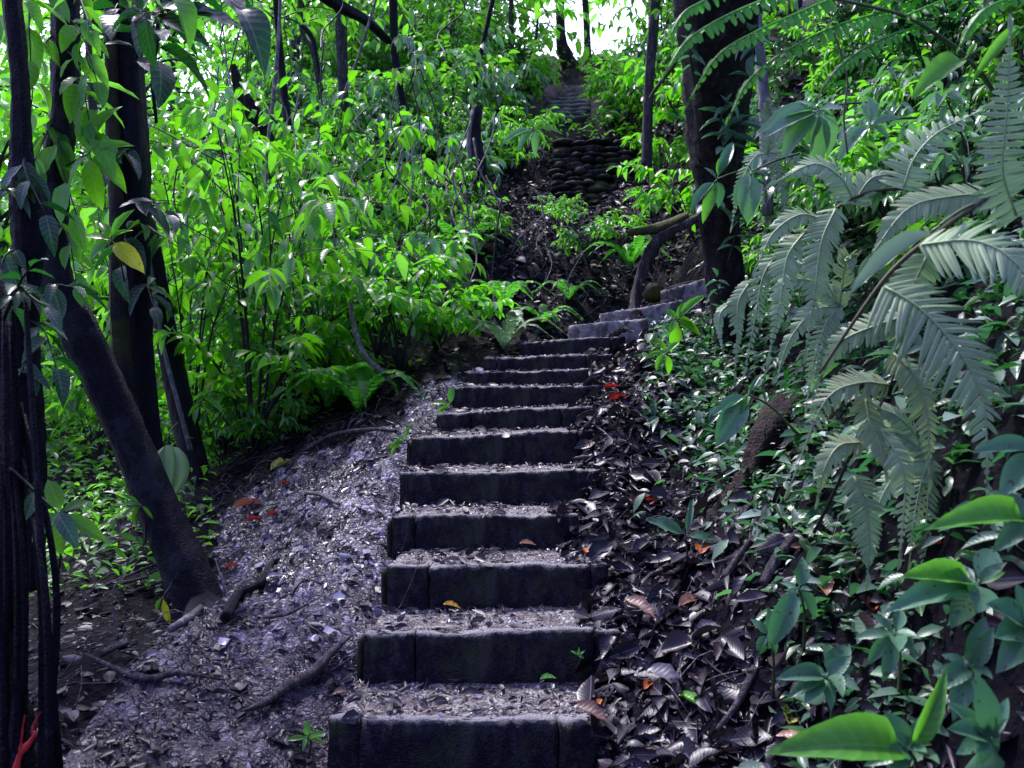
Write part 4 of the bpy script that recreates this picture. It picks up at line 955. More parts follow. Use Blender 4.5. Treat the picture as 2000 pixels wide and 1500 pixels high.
SH.append(make_shrub('sapling', 'tall greyish sapling with wet drooping leaves in the thicket', 'sapling', 9, 'leaf_grey_glint', 6, 1.6, .6, 11, .14, .34, .8, twig=4))
SG += ['tall dark green saplings in the thicket', 'tall backlit saplings in the thicket', 'tall greyish saplings in the thicket']
used = [False] * 9; usedf = [False] * 2
R.seed(77)
def place(kind, loc, rz, sc, label=None):
    arr, u, g = (SH, used, SG) if kind < 6 or kind > 7 else (FE, usedf, FG)
    k = kind if kind < 6 else kind - 2 if kind > 7 else kind - 6
    if not u[k] and label is None:
        o = arr[k]; o.location = tuple(loc); o.rotation_euler = (0, 0, rz); o.scale = (sc,) * 3; o['group'] = g[k]; u[k] = True; return o
    c = clone(arr[k], loc, rz, sc, label, g[k] if label is None else None)
    if label is not None and 'group' in c: del c['group']
    return c

def clear_zone(px, py, Y):
    if 740 < px < 1060 and 300 < py < 560 and Y < 12.5 and R.random() < .72: return True
    if 1050 < px < 1270 and py < 175: return True
    if 1020 < px < 1180 and Y > 10.5 and py < 420: return True
    "places the photo shows bare: gully, wall, far steps"
    if Y < 14.5 and 940 < px < 1340 and 230 < py < 640: return True
    if 1030 < px < 1190 and 140 < py < 270: return True
    if 1010 < px < 1190 and 240 < py < 380: return True
    return False
cnt = 0; tries = 0
while cnt < 350 and tries < 6000:
    tries += 1
    Y = 5.8 + 15.5 * R.random() ** .8
    px = R.uniform(-60, 1480); x = (px - 1000) * Y / F
    z = float(terr(x, Y)[0]); py = 750 - (z - EYE) * F / Y
    if py > 1010 or py < -150: continue
    if Y < 6.6 and px > 830: continue
    if clear_zone(px, py - 20, Y): continue
    if px > 830 and py > 520 and Y < 8.5: continue
    sc = R.choice((R.uniform(.6, 1.05), R.uniform(1.0, 1.35))) * (1 if Y < 11 else 1.2)
    r = R.random()
    if px < 650: kind = R.choices(range(11), [2.2, 2.4, 2, 3, 2.6, 1.8, .8, .8, 2, 1.2, 1.8])[0]
    elif px < 1000: kind = R.choices(range(11), [4, 1.2, 2, 3.4, 1.4, 3.6, .8, .8, 2.4, .5, 2])[0]
    else: kind = R.choices(range(11), [3, 2, 1, 2, 2, 3, .6, .4, 1.2, .6, 1])[0]
    place(kind, (x, Y, z - .05), R.random() * 6.28, sc); cnt += 1

# ---- shrubs on the right bank
k = 0
for _ in range(900):
    if k >= 100: break
    Y = R.uniform(2.9, 8.5); px = R.uniform(1440, 2150); x = (px - 1000) * Y / F; z = float(terr(x, Y)[0]); py = 750 - (z - EYE) * F / Y
    if py > 600 or py < -250: continue
    kind = R.choices([0, 2, 3, 5, 7], [2, 2, 2.5, 4, 1])[0]; k += 1
    lb = {0: 'broad leaved shrub rooted high on the right bank', 2: 'drooping narrow leaved shrub high on the right bank', 3: 'grey glossed shrub high on the right bank', 5: 'dark shrub in the shade of the right bank', 7: 'small grey fern high on the right bank'}[kind]
    o = place(kind, (x, Y, z - .05), R.random() * 6.28, R.uniform(.45, .8), lb); o['group'] = lb.replace('shrub', 'shrubs').replace('small grey fern', 'small grey ferns')
# ---- named mid-ground plants (px,py of base on ground)
def named(kind, px, py, sc, label, Y=None, rz=None):
    loc = hit(px, py) if Y is None else at(px, py, Y)
    return place(kind, loc, R.random() * 6.28 if rz is None else rz, sc, label)
named(1, 780, 730, 1.15, 'bright yellow green bush overhanging the earth edge left of the steps', 6.2)
named(1, 850, 690, .9, 'yellow green leafy sprays right part of the overhanging bush', 6.5)
named(0, 735, 700, .85, 'glossy green bush at the left of the overhanging one', 6.3)
named(6, 985, 600, .75, 'bright green arching fern above the eleventh step', 7.6)
named(7, 985, 680, .8, 'grey green fern hanging at the left of the tenth step', 6.6)
named(6, 1060, 640, .6, 'small bright fern just left of the twelfth step', 7.3)
named(6, 1230, 520, .8, 'yellow green fern beside the gnarled root', 8.3)
named(0, 1150, 520, .7, 'dark green plant with glossy leaves in the debris gully', 8.6)
named(2, 1290, 350, 1.0, 'bright low plant on the slope right of the stone wall', 10.5)
named(1, 1225, 240, 1.1, 'green bush right beside the distant steps', 14.5)
named(4, 1190, 215, .8, 'small leaved bush hanging over the distant steps', 15.5)
named(2, 1030, 300, .75, 'arching plant with long pale leaves over the dark gully', 9.3)
named(7, 545, 640, .95, 'whitish grey fern on the slope above the fallen branch', 6.6)
named(6, 640, 790, 1.0, 'bright green fern behind the far path edge', 6.0)
named(6, 700, 800, .9, 'bright green fern right of the other path edge fern', 5.7)
named(2, 540, 880, .6, 'low green plant with spreading leaves at the path edge', 5.9)
named(0, 440, 930, .6, 'green broad leaved plant behind the slim dark trunk', 5.9)
named(0, 660, 420, .85, 'large leaved plant with a tall upright green leaf', 8.0)
named(4, 1440, 690, .4, 'fresh green bush under the leaning tree', 6.3)
named(5, 1420, 720, .45, 'dark leafy bush below the large leaning tree', 5.6)

for a_ in [(2, 960, 470, .55, 'drooping dark plant at the left side of the gully'), (5, 900, 430, .6, 'dark leafed plant hanging under the hollow edge'), (6, 1110, 590, .6, 'bright fern left of the gnarled root'), (1, 1210, 500, .55, 'yellow green seedling cluster above the gnarled root'),
          (7, 930, 500, .7, 'grey fern arching across the hollow'), (2, 1280, 430, .6, 'low bright leafed plant right of the gully'), (4, 1090, 460, .5, 'small leaved seedling in the gully debris'), (8, 870, 380, .55, 'leafy sapling leaning over the dark hollow'), (0, 1000, 345, .6, 'glossy shrub left of the stone wall')]:
    named(*a_)
# ---- undergrowth mass (stuff)
NR.seed(9)
def undergrowth(n, region, L0, L1, h, mat, label, ratio=(.35, .5)):
    mb = MB(); X, Y = region(n); z = terr(X, Y)
    hh = h * NR.rand(len(X)) ** 1.5 * np.clip(Y / 8, .4, 1.6)
    a = NR.rand(len(X)) * 6.283
    D = np.stack([np.cos(a), np.sin(a), NR.uniform(-.7, .5, len(X))], 1); N = np.stack([NR.randn(len(X)) * .4, NR.randn(len(X)) * .4 - .2, np.ones(len(X))], 1)
    L = (L0 + (L1 - L0) * NR.rand(len(X)) ** 1.5) * np.clip(Y / 9, .6, 1.5)
    batch_mix(mb, TPLF + TPL[:2], np.stack([X, Y, z + hh], 1), D, N, L, L * NR.uniform(ratio[0], ratio[1], len(X)))
    return tag(mb.build('undergrowth', M[mat]), label, 'undergrowth', kind='stuff')
def reg_hill(n):
    Y = 5.6 + 16 * NR.rand(n) ** .8; px = NR.uniform(-100, 1500, n); X = (px - 1000) * Y / F
    z = terr(X, Y); py = 750 - (z - EYE) * F / Y
    ok = (py < 1000) & ~((Y < 6.6) & (px > 830)) & ~((Y < 14) & (px > 950) & (px < 1340) & (py > 270) & (py < 660)) & ~((px > 830) & (py > 520) & (Y < 8.5)) & ~((px > 1030) & (px < 1180) & (py > 140) & (py < 270))
    ok &= ~((Y < 6.2) & (px > 620))
    return X[ok], Y[ok]
undergrowth(15000, reg_hill, .06, .14, .35, 'leaf_mid', 'tangled green ground plants between the hillside shrubs')
undergrowth(9000, reg_hill, .05, .12, .45, 'leaf_bright', 'yellow green seedlings massed over the hillside')
def reg_left(n):
    Y = NR.uniform(3.6, 8, n); px = NR.uniform(-150, 420, n); X = (px - 1000) * Y / F
    z = terr(X, Y); py = 750 - (z - EYE) * F / Y; ok = (py < 1190) & (py > 850)
    return X[ok], Y[ok]
undergrowth(2600, reg_left, .07, .16, .5, 'leaf_mid', 'shaded ground plants behind the leaning tree')
def reg_bank(n):
    Y = NR.uniform(1.9, 6.5, n); xr = np.interp(Y, SC[:, 1], SR[:, 0]); X = xr + .22 + 1.6 * NR.rand(n)
    px = 1000 + X * F / Y; py = 750 - (terr(X, Y) - EYE) * F / Y
    ok = (px > 1255) & (px < 2050) & ~((px < 1400) & (py < 660)) & (NR.rand(n) < np.clip((px - np.interp(py, [600, 900, 1100, 1400], [1180, 1240, 1420, 1480])) / 160, .03, 1))
    return X[ok], Y[ok]
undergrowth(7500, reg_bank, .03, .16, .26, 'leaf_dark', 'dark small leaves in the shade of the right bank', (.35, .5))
undergrowth(5500, reg_bank, .03, .19, .3, 'leaf_near', 'small hanging leaves covering the right bank', (.35, .5))
undergrowth(1500, reg_bank, .05, .2, .3, 'leaf_grey_glint', 'greyish glossy bank leaves with sky glint painted into their colour', (.35, .5))
def reg_bank2(n):
    Y = NR.uniform(2.6, 9, n); X = 1.2 + 4.5 * NR.rand(n); px = 1000 + X * F / Y
    py = 750 - (terr(X, Y) - EYE) * F / Y
    ok = (px > 1430) & (px < 2200) & (py < 620)
    return X[ok], Y[ok]
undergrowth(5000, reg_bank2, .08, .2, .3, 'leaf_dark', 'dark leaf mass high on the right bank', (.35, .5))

# ---- forest canopy trees behind
def make_tree(seed, mat, H=9, cr=2.6, nclump=46, per=46, L=.3):
    R.seed(seed); NR.seed(seed)
    t = empty('canopy_tree'); ms = MB()
    bend = np.array([R.uniform(-.6, .6), R.uniform(-.4, .4), 0])
    path = tube(ms, [(0, 0, -1), (bend[0] * .3, 0, H * .3), bend + (0, 0, H * .65), bend * 1.4 + (0, 0, H)], [.17, .12, .09, .03], 18, 9, .15)
    ml = MB(); mbr = MB()
    for k in range(nclump):
        u = R.uniform(.12, 1); i = int(6 + u * 11.9); p0 = path[min(17, i)]
        a = R.random() * 6.28; rr = cr * R.uniform(.3, 1) * (1.1 - .4 * u)
        c = p0 + np.array([math.cos(a) * rr, math.sin(a) * rr, R.uniform(-.3, .8)])
        tube(mbr, [p0, (p0 + c) / 2 + (0, 0, .2), c], [.035, .01], 6, 5)
        n = int(per * R.uniform(.5, 1.3)); G = NR.randn(n, 3) * np.array([.55, .55, .35]) * R.uniform(.6, 1.2)
        D = G / (np.linalg.norm(G, axis=1, keepdims=True) + .01) + NR.randn(n, 3) * .4; D[:, 2] -= .4
        N = NR.randn(n, 3) * .5 + np.array([0, -.2, 1]); LL = L * NR.uniform(.6, 1.2, n)
        batch_mix(ml, TPLF, c + G, D, N, LL, LL * .45)
    ms.build('trunk', M['bark_far'], t); mbr.build('limbs', M['bark_far'], t); ml.build('crown', M[mat], t)
    return t
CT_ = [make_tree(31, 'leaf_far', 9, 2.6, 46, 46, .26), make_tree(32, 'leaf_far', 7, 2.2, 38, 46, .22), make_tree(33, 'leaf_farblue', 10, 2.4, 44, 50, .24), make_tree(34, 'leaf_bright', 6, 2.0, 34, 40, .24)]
CL = ['tall loose crowned pale green tree in the backlit forest', 'rounded light green tree in the backlit forest', 'bluish green tree by the sky gap', 'low spreading bright tree in the forest']
CGp = ['tall pale green forest trees', 'rounded light green forest trees', 'bluish green trees around the sky gap', 'low bright forest trees']
for k in range(4): tag(CT_[k], CL[k], 'tree', CGp[k])
R.seed(5); usedt = [False] * 4
TP = [(335, 19, 0), (20, 17, 0), (90, 13, 3), (170, 20, 1), (230, 15, 3), (120, 28, 0), (500, 23, 0), (-120, 20, 1), (600, 24, 1), (700, 22, 0), (780, 20, 3), (860, 25, 0),
      (1275, 23, 2), (1310, 18, 2), (1400, 19, 2), (-40, 10, 3), (60, 9.5, 3), (160, 10.5, 3), (1460, 13, 2), (560, 18, 3), (900, 21, 3), (1550, 12, 2), (1750, 11, 2), (2000, 10, 0), (250, 34, 0), (60, 36, 0), (700, 32, 0), (450, 33, 0), (900, 34, 0)]
for px, Y, k in TP:
    x = (px - 1000) * Y / F; z = float(terr(x, Y)[0]); z = max(z, -9)
    sc = R.uniform(.8, 1.15) * (1 if Y > 12 else .7)
    rz = R.random() * 6.28
    if not usedt[k]: o = CT_[k]; o.location = (x, Y, z); o.rotation_euler = (0, 0, rz); o.scale = (sc,) * 3; usedt[k] = True
    else: clone(CT_[k], (x, Y, z), rz, sc)

# ------------------------------------------------------------------ foreground ferns (right)
def bl(t, pts, wpx, mat, nl=24, hint=(0, -.75, .5), **k):
    Y = pts[0][2] if len(pts[0]) > 2 else 2
    P = [at(*p) - np.array(t.location) for p in pts]
    mb = MB(); fern_blade(mb, P, wpx * pts[0][2] / F, nl, hint, **k); return mb.build('frond', M[mat], t)
def fstem(t, pts, r, mat='stem_brown'):
    mb = MB(); tube(mb, [at(*p) - np.array(t.location) for p in pts], r, len(pts) * 6, 6, .08); mb.build('stem', M[mat], t)
R.seed(3)
t = empty('fern', at(2010, 400, 2.3)); tag(t, 'grey green fern whose comb like fronds hang over the top steps', 'fern')
fstem(t, [(2010, 400, 2.3), (1900, 375, 2.3), (1775, 368, 2.3), (1690, 378, 2.3), (1620, 415, 2.3), (1540, 480, 2.32), (1480, 540, 2.35), (1430, 590, 2.35)], [.006, .005, .003])
bl(t, [(1668, 392, 2.3), (1640, 345, 2.28), (1590, 320, 2.25), (1522, 352, 2.22)], 52, 'fern_grey', 20)
bl(t, [(1668, 395, 2.3), (1700, 350, 2.3), (1735, 340, 2.3)], 42, 'fern_grey', 12)
bl(t, [(1600, 425, 2.3), (1560, 420, 2.27), (1510, 455, 2.25), (1478, 520, 2.22)], 34, 'fern_grey', 22)
bl(t, [(1632, 408, 2.28), (1605, 470, 2.25), (1592, 560, 2.22), (1575, 680, 2.2)], 46, 'fern_grey', 28)
bl(t, [(1575, 450, 2.3), (1538, 500, 2.27), (1525, 580, 2.24), (1503, 690, 2.22)], 42, 'fern_grey', 28)
bl(t, [(1515, 500, 2.32), (1490, 540, 2.3), (1475, 620, 2.27), (1456, 718, 2.25)], 32, 'fern_grey', 26)
bl(t, [(1465, 550, 2.34), (1442, 590, 2.32), (1440, 650, 2.3), (1436, 725, 2.28)], 26, 'fern_grey', 22)
bl(t, [(1430, 590, 2.35), (1408, 610, 2.33), (1404, 640, 2.32), (1412, 686, 2.3)], 16, 'fern_grey', 14)
t = empty('fern', at(2040, 420, 1.9)); tag(t, 'largest grey fern with broad drooping frond spread over the right bank', 'fern')
fstem(t, [(2060, 300, 1.95), (1985, 340, 1.93), (1930, 385, 1.9), (1850, 440, 1.85), (1750, 520, 1.8), (1680, 610, 1.8), (1600, 730, 1.85)], [.006, .006, .003])
bl(t, [(1940, 378, 1.9), (1850, 385, 1.88), (1770, 410, 1.86), (1700, 500, 1.84)], 62, 'fern_grey', 26)
bl(t, [(1728, 560, 1.75), (1800, 605, 1.7), (1875, 690, 1.66), (1922, 790, 1.64), (1928, 940, 1.62)], 118, 'fern_grey', 32, hint=(.0, -.85, .35), droop=.15)
bl(t, [(1800, 478, 1.78), (1900, 470, 1.72), (1980, 510, 1.68), (2060, 620, 1.65)], 105, 'fern_grey', 26)
bl(t, [(1760, 620, 1.82), (1700, 640, 1.82), (1640, 670, 1.84), (1600, 740, 1.86)], 48, 'fern_grey', 20)
bl(t, [(1810, 500, 1.82), (1760, 620, 1.84), (1770, 700, 1.86)], 60, 'fern_grey', 20)
t = empty('fern', at(1985, 420, 1.75)); tag(t, 'upright grey fern blade rising at the right frame edge', 'fern')
bl(t, [(1985, 420, 1.75), (1958, 330, 1.72), (1968, 200, 1.7), (1972, 70, 1.68)], 62, 'fern_grey', 28, hint=(-.3, -.9, .1), droop=.1, fwd=-.25)
t = empty('fern', at(1765, 372, 2.1)); tag(t, 'single grey fern blade pointing up right with long lobes', 'fern')
bl(t, [(1765, 365, 2.1), (1785, 310, 2.1), (1830, 260, 2.1), (1918, 215, 2.1)], 62, 'fern_grey', 18, fwd=.1)
for (cx_, cy_, Y_, lb) in [(1640, 600, 2.75, 'shaded fern fronds behind the comb like hanging ones'), (1820, 900, 2.3, 'shaded fern in the dark hollow below the largest fern'), (1500, 300, 3.4, 'shaded fern by the upper part of the leaning tree'), ]:
    t2 = empty('fern', at(cx_, cy_, Y_)); tag(t2, lb, 'fern')
    for k in range(6):
        a = R.uniform(-2.9, .6) if k % 2 else R.uniform(1.2, 2.6); l = R.uniform(130, 210) * 2.2 / Y_
        ex, ey = math.cos(a) * l, math.sin(a) * l
        bl(t2, [(cx_, cy_, Y_), (cx_ + ex * .4, cy_ + ey * .4 - 25, Y_ - .03), (cx_ + ex * .8, cy_ + ey * .8, Y_ - .06), (cx_ + ex, cy_ + ey + 55, Y_ - .08)], 38 * 2.2 / Y_, 'fern_grey' if k % 3 else 'fern_yellow', 24)
t = empty('fern', at(1620, 1010, 1.95)); tag(t, 'lower fern with yellow tinged fronds below the largest fern', 'fern')
fstem(t, [(1590, 1040, 2.15), (1630, 960, 2.05), (1665, 880, 1.98), (1720, 790, 1.92), (1760, 700, 1.9)], [.005, .0035, .0025], 'stem_dark')
bl(t, [(1745, 690, 1.88), (1790, 740, 1.85), (1812, 820, 1.83), (1815, 930, 1.82)], 52, 'fern_yellow', 24)
bl(t, [(1735, 752, 1.9), (1680, 748, 1.88), (1610, 785, 1.86), (1545, 945, 1.85)], 50, 'fern_yellow', 28)
bl(t, [(1690, 775, 1.92), (1700, 825, 1.9), (1720, 870, 1.88), (1728, 915, 1.87)], 46, 'fern_yellow', 18)
bl(t, [(1720, 840, 1.9), (1755, 895, 1.87), (1768, 960, 1.86), (1757, 1085, 1.85)], 46, 'fern_yellow', 26)
bl(t, [(1680, 865, 1.94), (1640, 870, 1.92), (1612, 910, 1.9), (1598, 970, 1.9)], 40, 'fern_yellow', 16)
bl(t, [(1668, 930, 1.92), (1690, 985, 1.9), (1698, 1050, 1.89), (1695, 1115, 1.88)], 56, 'fern_grey', 22)
t = empty('fern', at(1990, 180, 1.9)); tag(t, 'bright green fern arching across the top with toothed hanging fronds', 'fern')
fstem(t, [(1990, 250, 2.0), (1900, 125, 1.85), (1818, 60, 1.8), (1765, 31, 1.8), (1695, 12, 1.8), (1600, -8, 1.8), (1480, -30, 1.8)], [.006, .004, .003], 'stem_green')
kw = dict(hint=(0, -.5, .85), droop=.55, fwd=.12, basew=.9, lw=.62)
bl(t, [(1420, -30, 1.75), (1377, 0, 1.72), (1335, 25, 1.7), (1305, 75, 1.68)], 30, 'fern_green', 14, **kw)
bl(t, [(1520, -12, 1.77), (1440, 21, 1.74), (1380, 52, 1.7), (1335, 86, 1.67), (1302, 138, 1.64)], 34, 'fern_green', 20, **kw)
bl(t, [(1618, 0, 1.78), (1545, 31, 1.74), (1468, 66, 1.7), (1398, 112, 1.66), (1342, 205, 1.62)], 34, 'fern_green', 22, **kw)
bl(t, [(1722, 25, 1.8), (1650, 45, 1.76), (1562, 84, 1.72), (1468, 150, 1.68), (1426, 226, 1.64)], 34, 'fern_green', 23, **kw)
bl(t, [(1800, 52, 1.8), (1737, 70, 1.77), (1667, 108, 1.74), (1625, 147, 1.7), (1592, 196, 1.68)], 28, 'fern_green', 22, **kw)
bl(t, [(1990, -10, 1.8), (1930, 14, 1.77), (1895, 52, 1.74), (1874, 92, 1.72)], 26, 'fern_green', 14, **kw)
bl(t, [(1770, 30, 1.8), (1830, 5, 1.77), (1880, -20, 1.77)], 26, 'fern_green', 12, **kw)

# ---- foreground broadleaf plants
def rosette(label, px, py, Y, leaves, mat, name='broadleaf_plant', cat='plant', smat='stem_green', foot=None, vein=True):
    """leaves: (tip dx, tip dy px, dY) relative to the centre, width ratio"""
    c = at(px, py, Y); t = empty(name, c); tag(t, label, cat)
    mb = MB()
    f = (hit(px + 10, min(py + 130, 1560)) if foot is None else np.array(at(*foot))) - c
    tube(mb, [f, f * .4 + np.array([.01, .0, .01]), np.zeros(3)], [.005, .003], 8, 5); mb.build('stem', M[smat], t)
    if mat == 'leaf_near' and Y < 2 and len(leaves) > 3:
        leaves = [((l[0] * .8, l[1] * .8) + tuple(l[2:])) if len(l) < 5 else l for l in leaves] + [(R.uniform(-70, 70), R.uniform(-60, 75), R.uniform(-.08, .08), R.uniform(.35, .6)) for _ in range(6)]
        leaves = [((l[0] * R.uniform(.6, 1.1), l[1] * R.uniform(.6, 1.1)) + tuple(l[2:])) if len(l) < 5 else l for l in leaves]
    for lf in leaves:
        dx, dy, dY, w = lf[:4]; mt = M[lf[4]] if len(lf) > 4 else M[mat]
        tip = at(px + dx, py + dy, Y + dY) - c; L = np.linalg.norm(tip)
        d = tip / L; up = np.array([R.uniform(-.2, .2), -.75, .75])
        d0 = d + np.array([0, 0, .22])
        m2 = MB(); batch(m2, TPLN[R.randint(0, 2)], d[None] * L * .1, d0[None], up[None], L * .95, L * w); tube(m2, [np.zeros(3), d * L * .12 + (0, 0, L * .02)], .0016, 3, 4); m2.build('leaf', mt, t)
    return t
NB = 'leaf_near_bright'
R.seed(8)
rosette('glossy plant with a bright arched leaf over dark ones at the right edge', 1908, 1140, 1.6, [(-120, 10, -.1, .28, NB), (-145, 65, -.1, .32), (-60, -38, .05, .4), (50, -20, -.02, .5, NB), (28, 85, -.1, .55), (90, -80, .05, .5), (-30, 80, 0, .45), (-95, -40, .08, .4)], 'leaf_near')
rosette('bank plant with broad quilted leaves below the lower fern', 1612, 1320, 1.85, [(-80, 8, -.05, .42), (-88, 50, -.05, .35), (-40, 75, -.05, .4), (60, -70, 0, .6), (75, 45, -.05, .5), (90, -15, 0, .55), (20, 85, -.05, .4)], 'leaf_near')
rosette('pointed leaved plant right of the quilted one', 1745, 1235, 1.75, [(-15, 100, -.05, .35), (-80, 30, 0, .35), (15, 60, -.08, .45), (-40, -40, 0, .4), (50, 10, -.05, .4), (-60, 75, 0, .35), (30, -60, .05, .4)], 'leaf_near')
rosette('small leaved vine with heart shaped leaves on the bank', 1560, 1150, 2.1, [(-40, 60, 0, .4), (15, -55, 0, .5), (25, 5, -.02, .5), (-45, 110, -.03, .4), (40, 60, 0, .45), (-30, -10, 0, .4)], 'leaf_near')
rosette('broad dark leaves over the shaded bank foot', 1890, 1300, 1.5, [(-80, -20, 0, .5), (-60, 60, -.05, .45), (-25, 120, -.05, .5), (90, -70, -.05, .5), (70, 30, -.05, .55), (-85, 40, 0, .4), (60, -110, 0, .4)], 'leaf_near')
rosette('plant with a long bright green leaf lying toward the lowest step', 1775, 1465, 1.45, [(-178, 10, -.12, .34, NB), (-60, -90, 0, .55), (-40, 20, -.05, .5), (90, -110, -.05, .25, NB), (30, -70, 0, .5), (60, 10, -.05, .5), (-90, 45, -.02, .4)], 'leaf_near')
rosette('upright dark leafed plant in the near right corner', 1930, 1440, 1.35, [(-90, -90, 0, .35), (-50, -150, .02, .3), (60, -120, 0, .35), (80, -30, -.05, .4), (-100, 0, -.05, .4), (0, -100, -.05, .4), (-70, 60, -.05, .4)], 'leaf_near')
rosette('round leaves plant cut by the right frame edge above the corner', 2010, 1230, 1.4, [(-90, 40, -.05, .55), (-80, -40, -.05, .5), (-60, 110, -.05, .55), (-30, -100, 0, .5)], 'leaf_near')
rosette('plant with a notched bright leaf at the right edge of the dark hollow', 2010, 1020, 1.5, [(-120, 0, -.1, .3, NB), (-60, -60, 0, .5), (-50, 50, -.02, .5)], 'leaf_near')
rosette('drooping leaved sprig hanging before the dark hollow', 1462, 770, 2.6, [(-62, 45, 0, .35), (22, -35, 0, .25), (-10, 30, -.03, .35, NB), (-50, 100, -.02, .45), (5, -12, 0, .5, NB)], 'leaf_near', foot=(1560, 850, 2.6), smat='stem_brown')
rosette('young plant with three ribbed leaves standing in the bank litter', 1340, 1045, 3.3, [(-65, -25, -.05, .35), (55, 10, -.02, .4), (15, -65, 0, .2)], 'leaf_near', foot=(1332, 1160, 3.3), smat='stem_dark')
rosette('small seedling with four rounded leaves on the lower bank', 1500, 1240, 2.3, [(-28, -28, 0, .5), (35, -18, 0, .5), (-20, 30, 0, .5), (20, 38, 0, .5), (5, -50, 0, .4)], 'leaf_near')
rosette('bright seedling left of the lowest step', 600, 1440, 2.7, [(0, -30, 0, .5, NB), (-38, 8, -.03, .3), (30, -5, -.03, .35), (-8, 22, -.03, .35, NB), (28, 12, -.02, .3)], 'leaf_mid', foot=(603, 1480, 2.75))
rosette('tiny light green seedling growing on the second riser', 1129, 1280, 3.04, [(-12, -8, 0, .35, NB), (12, -8, 0, .35, NB), (2, -14, 0, .3, NB), (10, 6, -.01, .4, NB)], 'leaf_mid', foot=(1131, 1300, 3.1))
rosette('sprig with yellow tinged leaves by the thirteenth step', 1322, 625, 5.2, [(-22, -20, 0, .5, NB), (-12, 22, -.03, .5), (60, -45, 0, .25, NB), (35, 10, 0, .5), (18, -35, 0, .4, NB), (-5, 60, 0, .4), (48, 30, 0, .45)], 'leaf_mid', foot=(1340, 690, 5.2))
rosette('hanging sprig with bright leaves right of the ninth step', 1300, 690, 4.6, [(-18, 30, 0, .45, NB), (-40, 10, 0, .3), (10, 40, 0, .4), (28, -20, 0, .4, NB), (-20, -30, 0, .4)], 'leaf_mid', foot=(1350, 740, 4.6))
rosette('sprig with lance leaves before the leaning tree trunk', 1400, 350, 3.6, [(-22, 75, -.02, .3, NB), (-45, 60, 0, .3), (25, -60, 0, .3, NB), (40, -80, 0, .25), (-20, -25, 0, .35), (8, 50, 0, .4)], 'leaf_near', foot=(1470, 330, 3.8), smat='stem_green')
rosette('pair of large ribbed grey leaves hanging at the bank top', 1468, 335, 2.9, [(-8, 85, -.03, .5), (20, -30, 0, .5), (-30, 60, 0, .45), (10, 100, .02, .35)], 'leaf_grey_glint', foot=(1560, 300, 3.1), smat='stem_green')
rosette('broad grey leaves fanned behind the bright fern fronds', 1600, 215, 3.0, [(-90, 55, -.05, .4), (-60, 75, -.03, .45), (-20, 60, 0, .5), (30, 80, 0, .45), (-110, 30, 0, .35), (55, -5, 0, .45), (-40, -20, 0, .4), (0, 110, 0, .35)], 'leaf_grey_glint', foot=(1700, 200, 3.2))
rosette('leaves with a bitten bright green leaf in the upper bank', 1700, 245, 2.8, [(-30, 30, 0, .7, NB), (35, 30, 0, .6), (10, -60, 0, .4), (-10, -50, 0, .4), (60, -10, 0, .4), (-55, 55, 0, .45)], 'leaf_grey_glint', foot=(1790, 230, 3))
rosette('broad arching leaf at the end of the bright fern stem', 1886, 114, 1.8, [(-70, 48, -.05, .42, NB), (25, -30, 0, .3, NB)], 'leaf_grey_glint', foot=(1960, 230, 1.9))
rosette('narrow bright leaf curling at the upper right edge', 2000, 52, 1.8, [(-72, 78, -.03, .2, NB), (-40, 20, 0, .3, NB)], 'leaf_near', foot=(2060, 80, 1.9))
rosette('smooth long blade leaf crossing the largest fern', 1835, 440, 1.75, [(-148, 135, -.02, .2)], 'fern_grey', foot=(1900, 400, 1.85))
rosette('wide smooth leaf jutting in at the right edge under the large fern', 2030, 880, 1.5, [(-108, 18, -.05, .3), (-60, 90, -.02, .5)], 'leaf_near')
rosette('large pleated pale green leaf hanging by the slim dark trunk', 325, 868, 4.3, [(8, 100, -.02, .62, 'pleat')] if False else [(8, 102, -.03, .58)], 'leaf_near', foot=(360, 900, 4.6), smat='stem_brown') if False else None
pl = leaf_mat('pleated_leaf', [(.3, .46, .2), (.3, .46, .2)], (.4, .75, .2), .3, .45, veins=0, mid=(.4, .55, .3)); M['pleat'] = pl
c = at(328, 868, 4.2); t = empty('pleated_leaf', c); tag(t, 'large pleated pale green leaf hanging by the slim dark trunk', 'leaf')
v = []; q = []; uvs = []
for i in range(13):
    u = i / 12; hw = .105 * math.sin(math.pi * min(1, u * .92 + .06) ** .75) ** .9 * (1 if u < .95 else .4)
    for j in range(17):
        s = j / 8 - 1; v.append((s * hw + .01 * u, -.02 * math.cos(s * 12.5) * min(1, u * 4) - .05 * u + .03 * s * s, -u * .27 - .02 * abs(s))); uvs.append((j / 16, u))
        if i and j: k = i * 17 + j; q.append((k - 18, k - 17, k, k - 1))
mb = MB(); mb.add(v, q, uvs); mb.build('blade', pl, t); mb = MB(); tube(mb, [(0, 0, 0), (.0, .02, .06), (-.03, .2, .1)], .004, 8, 5); mb.build('stem', M['stem_brown'], t)
pls = M['leaf_yl'] = leaf_mat('leaf_yl', [(.55, .6, .03), (.55, .55, .03)], (.8, .9, .05), .4, .4, veins=8, mid=(.6, .6, .1), spots=.3)
rosette('sprig with a large half yellow leaf before the black trunk', 218, 470, 4.2, [(48, 55, -.05, .45, 'leaf_yl'), (-42, 40, 0, .6, NB), (30, -25, 0, .35), (-25, -40, 0, .4), (40, -60, 0, .3, NB), (-60, -10, 0, .35)], 'leaf_mid', foot=(245, 560, 4.6), smat='stem_dark')
rosette('dark hanging sprig of long leaves beside the bend of the trunk', 175, 300, 3.7, [(35, -105, 0, .28), (60, 60, 0, .45), (-50, 60, 0, .4), (-30, -60, 0, .35), (80, -10, 0, .35), (10, 100, 0, .4)], 'leaf_mid', foot=(120, 330, 4), smat='stem_dark')
